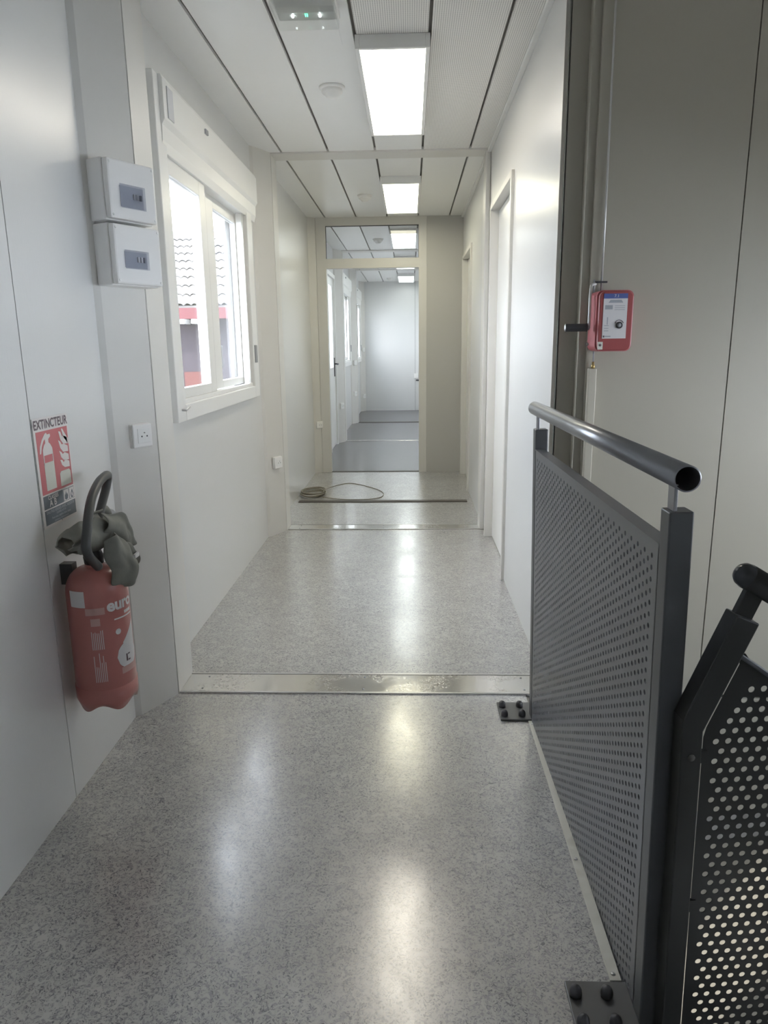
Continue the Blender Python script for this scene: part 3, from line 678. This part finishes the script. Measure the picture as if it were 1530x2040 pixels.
# ---------------------------------------------------------------- fire extinguisher
CX, CY, CR = -0.896, 1.912, 0.084
fe = thing('fire_extinguisher', 'red fire extinguisher hung on near left wall below the sign', 'fire extinguisher', (CX, CY, 0.28))
seg = 48
prof = [(0.0, 0.300), (0.062, 0.298), (CR - 0.004, 0.302), (CR, 0.325), (CR, 0.62)]
for k in range(1, 9):
    a = R(90 * k / 8); prof.append((0.028 + (CR - 0.028) * math.cos(a), 0.62 + 0.072 * math.sin(a)))
prof += [(0.024, 0.70), (0.024, 0.72), (0.0, 0.72)]
MB().lathe(prof, (CX, CY, 0), seg=seg).build('cylinder_body', M_RED, fe)
b = MB(); P = []; F = []; N = 64     # scalloped plastic foot
for k in range(N):
    a = 2 * math.pi * k / N; dz = 0.010 * math.cos(5 * a + 0.6)
    for rr, z in ((CR + 0.002, 0.345), (CR + 0.002, 0.305 + dz * 0.2), (CR - 0.004, 0.286 + dz), (CR - 0.012, 0.286 + dz), (CR - 0.010, 0.345)):
        P.append((CX + rr * math.cos(a), CY + rr * math.sin(a), z))
for k in range(N):
    k2 = (k + 1) % N
    for i in range(5): i2 = (i + 1) % 5; F.append((k * 5 + i, k2 * 5 + i, k2 * 5 + i2, k * 5 + i2))
b.add(P, F, True); b.build('foot_ring', M_RED, fe)
def cyl(a_deg, z, off=0.0006): return (CX + (CR + off) * math.cos(R(a_deg)), CY + (CR + off) * math.sin(R(a_deg)), z)
def patch(a0, a1, z0, z1, m, name='label', off=0.0005, shape=None):
    n = 14; P = []; F = []
    for i in range(n + 1):
        f_ = i / n; a = a0 + (a1 - a0) * f_
        zl, zh = (z0, z1) if shape is None else shape(f_)
        P += [cyl(a, zl, off), cyl(a, zh, off)]
    for i in range(n): F.append((2 * i, 2 * i + 2, 2 * i + 3, 2 * i + 1))
    return MB().add(P, F, True).build(name, m, fe)
DEG = 180 / math.pi / CR
lettering('euro', 0.048, lambda x, y: cyl(-52 + x * DEG, 0.592 + y, 0.001), M_LAB, fe, align='LEFT', sx=1.0, spacing=0.98, bold=0.035)
def disc(am, zm, rad, m, off, name='round_label'):
    hw = rad * DEG
    return patch(am - hw, am + hw, 0, 0, m, name, off, lambda f_: (zm - rad * math.sqrt(max(0, 1 - (2 * f_ - 1) ** 2)), zm + rad * math.sqrt(max(0, 1 - (2 * f_ - 1) ** 2))))
disc(-14, 0.435, 0.040, M_LAB, 0.0008); disc(-34, 0.512, 0.0085, M_LAB, 0.0008)
patch(-26, 10, 0, 0, M_LAB, 'pennant_label', 0.0007, lambda f_: (0.455, 0.475 + 0.055 * f_))
patch(-34, 4, 0.382, 0.402, M_PINKLAB, 'label', 0.0010)
for x0, w0, h0 in ((-22, 4, .022), (-17, 6, .004)): patch(x0, x0 + w0, 0.415, 0.415 + h0, M_INK, 'printed_mark', 0.0012)
patch(-17, -11, 0.433, 0.437, M_INK, 'printed_mark', 0.0012)
patch(-40, 8, 0.548, 0.552, M_LAB, 'printed_line', 0.0008); patch(-16, 6, 0.558, 0.567, M_LAB, 'printed_line', 0.0008)
patch(-122, -90, 0.595, 0.642, M_LAB, 'inspection_label'); patch(-91, -56, 0.572, 0.592, M_PINKLAB, 'label'); patch(-83, -66, 0.540, 0.562, M_PINKLAB, 'label')
rnd = random.Random(3)
for k in range(7): patch(-84 + k * 3.3, -84 + k * 3.3 + 1.1, 0.470, 0.527 - rnd.random() * 0.012, M_LAB, 'printed_line', 0.0007)
for k in range(7): patch(-84 + k * 3.3, -84 + k * 3.3 + 1.1, 0.372, 0.405 + rnd.random() * 0.055, M_LAB, 'printed_line', 0.0007)
MB().lathe([(0, 0), (0.026, 0), (0.028, 0.02), (0.022, 0.035), (0.022, 0.05), (0, 0.05)], (CX, CY, 0.70), seg=20).build('valve', M_RUB, fe)
hose = [(-.850, 1.835, .712), (-.845, 1.768, .774), (-.850, 1.795, .830), (-.868, 1.872, .888), (-.882, 1.960, .920), (-.888, 2.030, .930), (-.898, 2.062, .918), (-.902, 2.050, .885), (-.900, 2.005, .845), (-.896, 1.960, .805), (-.896, 1.925, .740)]
def smooth_path(pts, n=8):
    pts = [Vector(p) for p in pts]; out = []
    for i in range(len(pts) - 1):
        p0 = pts[max(i - 1, 0)]; p1 = pts[i]; p2 = pts[i + 1]; p3 = pts[min(i + 2, len(pts) - 1)]
        for k in range(n):
            t_ = k / n
            out.append(0.5 * ((2 * p1) + (-p0 + p2) * t_ + (2 * p0 - 5 * p1 + 4 * p2 - p3) * t_ ** 2 + (-p0 + 3 * p1 - 3 * p2 + p3) * t_ ** 3))
    out.append(pts[-1]); return out
MB().tube(smooth_path(hose), 0.0125, 14).build('hose', M_RUB, fe)
MB().box(XL, XL + 0.035, CY - 0.015, CY + 0.015, 0.64, 0.70).build('wall_bracket', M_RUB, fe)
# crumpled cover over the valve
def lump(c, sc, rot, seed, amp, name, m, sub=(26, 18), open_=0.0):
    P = []; F = []; nu, nv = sub; rm = Matrix.Rotation(rot[2], 3, 'Z') @ Matrix.Rotation(rot[1], 3, 'Y') @ Matrix.Rotation(rot[0], 3, 'X')
    for j in range(nv + 1):
        th_ = math.pi * (open_ + (1 - open_) * j / nv)
        for i in range(nu):
            ph = 2 * math.pi * i / nu
            d = Vector((math.sin(th_) * math.cos(ph), math.sin(th_) * math.sin(ph), math.cos(th_)))
            k = 1 + amp * noise.noise(d * 1.9 + Vector((seed, seed * 2, 0))) + amp * 0.8 * (1 - abs(noise.noise(d * 3.4 + Vector((0, seed, seed)))) * 3)
            P.append(Vector(c) + rm @ Vector((d.x * sc[0], d.y * sc[1], d.z * sc[2])) * k)
    for j in range(nv):
        for i in range(nu): F.append((j * nu + i, j * nu + (i + 1) % nu, (j + 1) * nu + (i + 1) % nu, (j + 1) * nu + i))
    o = MB().add(P, F, True).build(name, m, fe)
    if open_:
        md = o.modifiers.new('thickness', 'SOLIDIFY'); md.thickness = 0.003
    return o
def cloth(path, wdir, widths, bulge, ripple, waves, phase, name='crumpled_cover'):
    pts = smooth_path(path, 6); n = len(pts); wd = Vector(wdir).normalized(); P = []; F = []; nj = 16
    for i, p in enumerate(pts):
        t_ = (pts[min(i + 1, n - 1)] - pts[max(i - 1, 0)]).normalized(); w_ = (wd - t_ * wd.dot(t_)).normalized(); nn_ = t_.cross(w_)
        if nn_.dot(Vector((1, -1, 0.3))) < 0: nn_ = -nn_
        f_ = i / (n - 1) * (len(widths) - 1); k = min(int(f_), len(widths) - 2); wid = widths[k] + (widths[k + 1] - widths[k]) * (f_ - k)
        for j in range(nj + 1):
            a = j / nj; q = 2 * a - 1
            h = bulge * (1 - q * q) + ripple * math.sin(waves * 2 * math.pi * a + phase + i * 0.35) * (0.4 + 0.6 * abs(q)) + 0.006 * noise.noise(Vector((a * 4, i * 0.3, phase)))
            P.append(p + w_ * wid * (a - 0.5) * (1 + 0.12 * math.sin(i * 0.9 + phase)) + nn_ * h)
    for i in range(n - 1):
        for j in range(nj): b0 = i * (nj + 1) + j; F.append((b0, b0 + 1, b0 + nj + 2, b0 + nj + 1))
    o = MB().add(P, F, True).build(name, M_CLOTH, fe)
    md = o.modifiers.new('thickness', 'SOLIDIFY'); md.thickness = 0.004
    md = o.modifiers.new('smooth', 'SUBSURF'); md.levels = 1; md.render_levels = 1
    return o
cloth([(-.905, 1.775, .795), (-.895, 1.81, .798), (-.885, 1.87, .787), (-.875, 1.93, .788)], (0, .15, 1), [.030, .075, .090, .085], .030, .006, 1.5, 0.4)
cloth([(-.915, 1.780, .790), (-.92, 1.82, .785), (-.925, 1.88, .775), (-.92, 1.95, .780)], (0, .1, 1), [.030, .070, .080, .080], -.02, .005, 1.5, 2.4)
cloth([(-.862, 1.90, .812), (-.850, 1.97, .790), (-.858, 2.03, .752), (-.868, 2.085, .710)], (.2, .5, 1), [.060, .085, .070, .030], .022, .009, 1.5, 1.9)
cloth([(-.90, 1.91, .818), (-.91, 2.0, .812), (-.905, 2.04, .79), (-.90, 2.08, .755)], (.3, .4, 1), [.050, .07, .06, .03], .012, .008, 2.0, .3, 'cover_fold')
cloth([(-.842, 1.895, .780), (-.826, 1.905, .730), (-.816, 1.918, .672), (-.820, 1.93, .640)], (.35, 1, -.25), [.050, .085, .110, .085], .024, .007, 1.5, 3.2, 'cover_flap')
cloth([(-.845, 1.985, .740), (-.840, 2.01, .705), (-.842, 2.035, .672), (-.85, 2.05, .665)], (.2, .6, -.8), [.030, .05, .06, .04], .018, .006, 1.5, 5.0, 'cover_fold')
lump((-.915, 2.085, .790), (.020, .030, .022), (.3, .2, .3), 2.2, .2, 'lever', M_GREYPL)
MB().box(-.812, -.806, 1.985, 2.015, .690, .702).build('tag_label', M_LAB, fe)

# ---------------------------------------------------------------- electrical boxes on the near pillar cover
uB = Vector((0.49026, 0.87158, 0)); nB = Vector((0.87158, -0.49026, 0)); oB = Vector((-0.978, 2.306, 0)); zB = Vector((0, 0, 1))
def ebox(name, label, u0, u1, z0, z1, d, wins, group=None):
    c = oB + uB * ((u0 + u1) / 2) + zB * ((z0 + z1) / 2)
    t = thing(name, label, 'electrical box', c, group=group)
    MB().obox(oB, uB, zB, nB, u0, u1, z0, z1, -0.004, d * 0.72).build('back_box', M_WHITE2, t, bevel=0.004)
    fr_ = MB().obox(oB, uB, zB, nB, u0 + .003, u1 - .003, z0 + .003, z1 - .003, d * 0.72, d).build('front_cover', M_WHITE2, t, bevel=0.006)
    for (a, c_, za, zb) in wins:
        w = MB().obox(oB, uB, zB, nB, a, c_, za, zb, d, d + 0.0015).build('breaker_opening', M_PALEGREY, fr_)
        for k in range(3):
            a0 = a + (c_ - a) * (0.55 + 0.14 * k)
            MB().obox(oB, uB, zB, nB, a0, a0 + 0.006, (za + zb) / 2 - .006, (za + zb) / 2 + .010, d + .0015, d + .006).build('breaker_switch', M_GREYPL if k == 2 else M_WHITE2, fr_)
        MB().obox(oB, uB, zB, nB, a - .004, c_ + .004, za - .004, zb + .004, d + .006, d + .0075).build('smoked_flap', M_SMOKE, fr_)
    for a in (u0 + .012, u1 - .012):
        for z in (z0 + .014, z1 - .014):
            MB().lathe([(0, 0), (0.004, 0), (0.0035, .001), (0, .0012)], oB + uB * a + zB * z + nB * d, nB, 10).build('cover_screw', M_WHITE, fr_)
    return t
ebox('breaker_box', 'white breaker box with grey window, upper of two on near pillar', 0.006, 0.190, 1.672, 1.848, 0.088, [(0.048, 0.135, 1.712, 1.772)])
ebox('breaker_box', 'white breaker box with grey window, lower of two on near pillar', 0.008, 0.194, 1.482, 1.664, 0.088, [(0.045, 0.130, 1.535, 1.582)])
# sockets
def socket(label, c, u, n, s=0.082, kind='socket', d=0.022):
    c, u, n = Vector(c), Vector(u).normalized(), Vector(n).normalized()
    t = thing('wall_' + kind, label, kind, c)
    MB().obox(c, u, zB, n, -s / 2, s / 2, -s / 2, s / 2, -0.002, d * .6).build('back_box', M_WHITE2, t, bevel=0.004)
    fp = MB().obox(c, u, zB, n, -s / 2 + .001, s / 2 - .001, -s / 2 + .001, s / 2 - .001, d * .6, d).build('face_plate', M_WHITE2, t, bevel=0.005)
    if kind == 'socket':
        MB().obox(c, u, zB, n, -s * .27, s * .35, -s * .3, s * .3, d, d + .0016).build('socket_insert', M_WHITE, fp, bevel=0.001)
        for du, dz in ((-.006, -.002), (.016, -.002)):
            MB().lathe([(0, 0), (.0028, 0), (.0028, .0006), (0, .0007)], c + u * du + zB * dz + n * (d + .0016), n, 10).build('pin_hole', M_HANDLE, fp)
        MB().lathe([(0, 0), (.0022, 0), (.002, .004), (0, .005)], c + u * .005 + zB * .010 + n * (d + .0016), n, 8).build('earth_pin', M_SCREW, fp)
    else:
        MB().obox(c, u, zB, n, -s * .32, s * .32, -s * .32, s * .32, d, d + .003).build('rocker', M_WHITE, fp, bevel=0.001)
    return t
socket('white socket outlet on nearest pillar cover beside the extinguisher sign', (-0.9285, 2.412, 1.0), uB, nB)
socket('white socket outlet low on pillar cover beyond the near window', (-0.927, J[1] - 0.175, 0.51), uB, nB)
socket('white socket outlet low beside the partition door frame', (-0.940, 7.366, 0.500), (0.85, 0.53, 0), (0.53, -0.85, 0), s=0.07)
socket('white socket outlet low on pillar by the glazed side door', (-0.932, J[3] - 0.175, 0.495), uB, nB)
socket('white socket outlet low on pillar between the two far windows', (-0.932, J[4] - 0.175, 0.50), uB, nB)
socket('small white switch on pillar between the two far windows', (-0.925, J[4] - 0.170, 1.01), uB, nB, kind='switch')
socket('white socket outlet low on pillar in far corner', (-0.93, YEND - 0.105, 0.30), uB, nB)
socket('small white switch on pillar in far corner', (-0.93, YEND - 0.105, 1.21), uB, nB, kind='switch')

# ---------------------------------------------------------------- smoke vent winch on the stairwell wall
wn = thing('vent_winch', 'red smoke vent crank box on the dark stairwell wall', 'crank box', (0.655, 2.5, 1.36))
def rrect(x0, x1, z0, z1, r_, n=6):
    pts = []
    for cx_, cz_, a0 in ((x1 - r_, z0 + r_, -90), (x1 - r_, z1 - r_, 0), (x0 + r_, z1 - r_, 90), (x0 + r_, z0 + r_, 180)):
        for k in range(n + 1):
            a = R(a0 + 90 * k / n); pts.append((cx_ + r_ * math.cos(a), cz_ + r_ * math.sin(a)))
    return pts
MB().prism(rrect(0.596, 0.712, 1.262, 1.452, .020), 2.498, 2.40, fn).build('housing', M_WINCH2, wn)
MB().prism(rrect(0.600, 0.708, 1.264, 1.448, .020), 2.40, 2.382, fn).build('front_cover', M_WINCH, wn, bevel=0.004)
lb = MB().box(0.613, 0.688, 2.3805, 2.382, 1.302, 1.425).build('instruction_label', M_LAB, wn)
MB().box(0.613, 0.688, 2.380, 2.3806, 1.425, 1.440).build('label_header', M_BLUE, wn)
lettering('7.1', 0.013, lambda x, y: (0.653 + x, 2.3797, 1.432 + y), M_LAB, wn)
def lprint(x0, x1, z0, z1): return MB().box(x0, x1, 2.380, 2.3804, z0, z1).build('label_print', M_GREYPRINT, wn)
MB().prism([(0.628, 1.412), (0.674, 1.412), (0.668, 1.421), (0.634, 1.421)], 2.3800, 2.3804, fn).build('label_print', M_GREYPRINT, wn); lprint(0.618, 0.642, 1.392, 1.405)
for k in range(3): lprint(0.648, 0.680, 1.402 - .006 * k, 1.4035 - .006 * k)
for k in range(3): lprint(0.618, 0.632, 1.325 + .008 * k, 1.327 + .008 * k)
lprint(0.626, 0.629, 1.345, 1.368); lprint(0.622, 0.640, 1.307, 1.3105)
MB().box(0.616, 0.6205, 2.3798, 2.3804, 1.3055, 1.3115).build('label_mark', M_INK, wn)
MB().lathe([(0, 0), (.0105, 0), (.0105, .004), (.0075, .006), (.0075, .003), (0, .003)], (0.665, 2.3803, 1.343), (0, -1, 0), 20).build('knob', M_HANDLE, wn)
MB().lathe([(0, 0), (.0070, 0), (.0065, .0015), (0, .002)], (0.665, 2.3770, 1.343), (0, -1, 0), 16).build('knob_centre', M_GREYPL, wn)
arc = [(0.665 + .014 * math.cos(R(a)), 2.3800, 1.345 + .014 * math.sin(R(a))) for a in range(20, 161, 14)]
MB().tube(arc, .0010, 6).build('turn_arrow', M_INK, wn)
MB().box(0.601, 0.617, 2.3808, 2.3822, 1.268, 1.292).build('sticker', M_SIGNPALE, wn)
MB().lathe([(0, 0), (.0045, 0), (.003, .001), (0, .001)], (0.609, 2.3808, 1.282), (0, -1, 0), 12).build('sticker_print', M_INK, wn)
MB().tube(smooth_path([(0.606, 2.47, 1.476), (0.590, 2.455, 1.470), (0.584, 2.44, 1.44), (0.582, 2.43, 1.40), (0.582, 2.43, 1.335)]), .0045, 10).build('crank_arm', M_GALV, wn)
MB().tube([(0.583, 2.43, 1.338), (0.575, 2.43, 1.338)], .008, 12).build('crank_hub', M_GREYPL, wn)
MB().lathe([(0, 0), (.0135, 0), (.0135, .002), (.0125, .004), (.0125, .066), (.0135, .07), (0, .07)], (0.576, 2.43, 1.338), (-1, 0, 0), 18).build('crank_grip', M_HANDLE, wn)
MB().lathe([(0, 0), (.0125, 0), (.010, .002), (0, .0025)], (0.506, 2.43, 1.338), (-1, 0, 0), 16).build('grip_end', M_SCREW, wn)
MB().lathe([(.003, 0), (.006, 0), (.006, .002), (.003, .002), (.003, 0)], (0.590, 2.482, 1.285), (0, -1, 0), 14).build('eye_ring', M_GREYPL, wn)
t = thing('vent_cable', 'thin pale cable running from crank box up to ceiling', 'cable', (0.63, 2.49, 1.47))
MB().tube([(0.6305, 2.490, 1.448), (0.6305, 2.490, 1.75), (0.6285, 2.491, 2.1), (0.6275, 2.492, H)], .0035, 8).build('cable_sleeve', M_GALV, t)
MB().box(0.612, 0.648, 2.484, 2.499, 1.481, 1.486).build('cable_clamp', M_HANDLE, t)
MB().tube([(0.607, 2.490, 1.452), (0.607, 2.490, 1.492)], .003, 8).build('short_pin', M_GREYPL, t)
t = thing('cable_duct', 'beige vertical cable duct below the red crank box', 'cable duct', (0.613, 2.49, 0.4))
MB().box(0.600, 0.6265, 2.474, 2.499, -0.48, 1.205).build('duct', M_POST if False else mat('beige_duct', (0.50, 0.47, 0.39), 0.45), t, bevel=0.002)
MB().lathe([(0, 0), (.006, 0), (.006, .010), (.004, .012), (.004, .022), (0, .022)], (0.616, 2.487, 1.205), seg=14).build('cable_gland', M_BRASS, t)
MB().tube([(0.616, 2.487, 1.225), (0.616, 2.487, 1.265)], .0025, 8).build('cable', M_GREYPL, t)

# ---------------------------------------------------------------- ceiling lights, detectors, emergency light
LY = [3.21, 5.69, 8.12, 10.56, 13.02]
llab = ['warm white rectangular ceiling light, nearest of the five', 'yellowish rectangular ceiling light just before the partition', 'white ceiling light seen through the partition glass', 'ceiling light between glazed door and far windows', 'farthest ceiling light by the end wall']
for k, y0 in enumerate(LY):
    y1 = y0 + 1.24; x0, x1 = -0.217, 0.085
    t = thing('ceiling_light', llab[k], 'ceiling light', (-0.066, y0 + .62, H), group='corridor ceiling lights')
    b = MB(); zb = H - 0.052
    b.box(x0, x0 + .018, y0, y1, zb, H); b.box(x1 - .018, x1, y0, y1, zb, H); b.box(x0 + .018, x1 - .018, y0, y0 + .018, zb, H); b.box(x0 + .018, x1 - .018, y1 - .018, y1, zb, H)
    b.build('light_frame', M_WHITE, t, bevel=0.002)
    MB().box(x0 + .018, x1 - .018, y0 + .018, y1 - .018, zb + .004, zb + .010).build('diffuser', M_LAMP[min(k, 2)], t)
dlab = ['round white smoke detector beside the nearest ceiling light', 'round white smoke detector beside the second ceiling light', 'round smoke detector seen through the partition glass', 'round smoke detector before the far windows', 'round smoke detector farthest, near end wall']
for k, y in enumerate((3.80, 6.36, 8.88, 11.3, 13.9)):
    t = thing('smoke_detector', dlab[k], 'smoke detector', (-0.37, y, H), group='corridor smoke detectors')
    MB().lathe([(0, 0), (.062, 0), (.062, .008), (.056, .012), (0, .012)], (-0.37, y, H), (0, 0, -1), 32).build('base', M_GREYPL if False else M_WHITE2, t)
    MB().lathe([(.050, .012), (.052, .022), (.046, .030), (.034, .034), (.030, .044), (.018, .050), (0, .051)], (-0.37, y, H), (0, 0, -1), 32).build('sensor_dome', M_WHITE2, t)
el = thing('emergency_light', 'clear emergency light on ceiling with small lit LEDs', 'emergency light', (-0.38, 2.9, H))
MB().box(-0.500, -0.275, 2.76, 3.31, H - .003, H).build('mounting_sheet', M_CEIL, el)
MB().box(-0.490, -0.255, 2.80, 3.00, H - .030, H - .003).build('base', M_WHITE2, el, bevel=0.004)
MB().box(-0.486, -0.259, 2.80, 3.005, H - .062, H - .030).build('cover', M_CLEAR, el, bevel=0.006)
for x in (-0.425, -0.325): MB().lathe([(0, 0), (.004, 0), (.004, .006), (0, .008)], (x, 2.955, H - .030), (0, 0, -1), 10).build('led', M_LED, el)
for x in (-0.379, -0.372): MB().box(x, x + .002, 2.94, 2.96, H - .034, H - .030).build('status_led', M_LEDG, el)

# ---------------------------------------------------------------- cable coil
t = thing('cable_coil', 'coil of thin beige cable on floor by left wall', 'cable', (-0.865, 6.22, 0))
for k in range(7):
    r0 = 0.095 + 0.006 * (k % 4); z = 0.006 + 0.0055 * k
    pts = [(-0.865 + (r0 + .004 * math.sin(3 * a + k)) * math.cos(a), 6.22 + (r0 * 1.5 + .006 * math.cos(2 * a + k)) * math.sin(a), z + .003 * math.sin(2 * a + k)) for a in [2 * math.pi * i / 36 for i in range(36)]]
    MB().tube(pts, .0035, 6, closed=True).build('coil_turn', M_CABLE, t)
MB().tube(smooth_path([(-0.78, 6.30, .030), (-0.70, 6.62, .006), (-0.58, 6.74, .004), (-0.42, 6.60, .004), (-0.27, 6.36, .004), (-0.245, 6.14, .004), (-0.33, 6.02, .004), (-0.55, 6.0, .004), (-0.75, 6.08, .006), (-0.80, 6.12, .018)]), .0032, 6).build('loose_loop', M_CABLE, t)

# ---------------------------------------------------------------- neighbouring building outside
struct(MB().box(-40, 20, -15, 60, -3.3, -3.2).build('ground', M_GROUND))
nb = thing('neighbouring_building', 'neighbouring building with pale tiled roof and red fascia outside window', 'building', (-5, 18, -3.2))
YE, ZE = 16.0, 2.15; SL = R(25); rowl = 0.56; tw = 0.163; nrow = 9; ncol = 32; XB0 = -8.0
MB().box(XB0, XB0 + ncol * tw, YE + 0.5, YE + 9.0, -3.2, 1.95).build('house_wall', M_HOUSE, nb)
d_ = Vector((0, math.cos(SL), math.sin(SL))); nn = Vector((0, -math.sin(SL), math.cos(SL)))
MB().obox((XB0, YE, ZE + .02), (1, 0, 0), d_, nn, 0, ncol * tw, 0, nrow * rowl, -0.06, 0.0).build('roof_deck', M_ROOF, nb)
MB().box(XB0, XB0 + ncol * tw, YE - 0.02, YE + 0.02, 1.90, 2.13).build('fascia', M_FASCIA, nb)
for x in (-5.03, -4.78, -3.9): MB().box(x, x + .10, YE + 0.03, YE + 0.5, 1.80, 1.90).build('rafter_end', M_WHITE, nb)
MB().box(-5.15, -4.5, YE + 0.46, YE + 0.5, -0.4, 0.75).build('salmon_panel', M_BRICK, nb)
MB().box(-4.72, -4.35, YE + 0.44, YE + 0.5, -3.2, 1.9).build('pale_pilaster', M_GREYPL, nb)
rg = MB().tube([(XB0, YE + nrow * rowl * math.cos(SL), ZE + .03 + nrow * rowl * math.sin(SL)), (XB0 + ncol * tw, YE + nrow * rowl * math.cos(SL), ZE + .03 + nrow * rowl * math.sin(SL))], 0.07, 10).build('ridge_cap', M_ROOF, nb)
tb = MB(); P = []; F = []; ns = 8
for (l, lift) in ((0, 0.050), (rowl + .05, 0.012)):
    for layer in (0, -0.016):
        for i in range(ns + 1):
            x = tw * i / ns; hgt = 0.045 * math.sin(math.pi * i / ns)
            P.append(Vector((x, 0, 0)) + d_ * l + nn * (lift + hgt + layer))
n1 = ns + 1
for i in range(ns):
    F += [(i, i + 1, 2 * n1 + i + 1, 2 * n1 + i), (n1 + i + 1, n1 + i, 3 * n1 + i, 3 * n1 + i + 1), (i + 1, i, n1 + i, n1 + i + 1)]
tb.add(P, F)
tile0 = tb.build('roof_tile', M_ROOF, nb)
tile0.location = (XB0, YE, ZE)
for r_ in range(nrow):
    for c_ in range(ncol):
        if r_ == 0 and c_ == 0: continue
        o = tile0.copy(); COL.objects.link(o); o.parent = nb; o.matrix_parent_inverse = tile0.matrix_parent_inverse.copy()
        p = d_ * (rowl * r_); o.location = (XB0 + tw * c_ + random.uniform(-.006, .006), YE + p.y + random.uniform(-.01, .01), ZE + p.z)
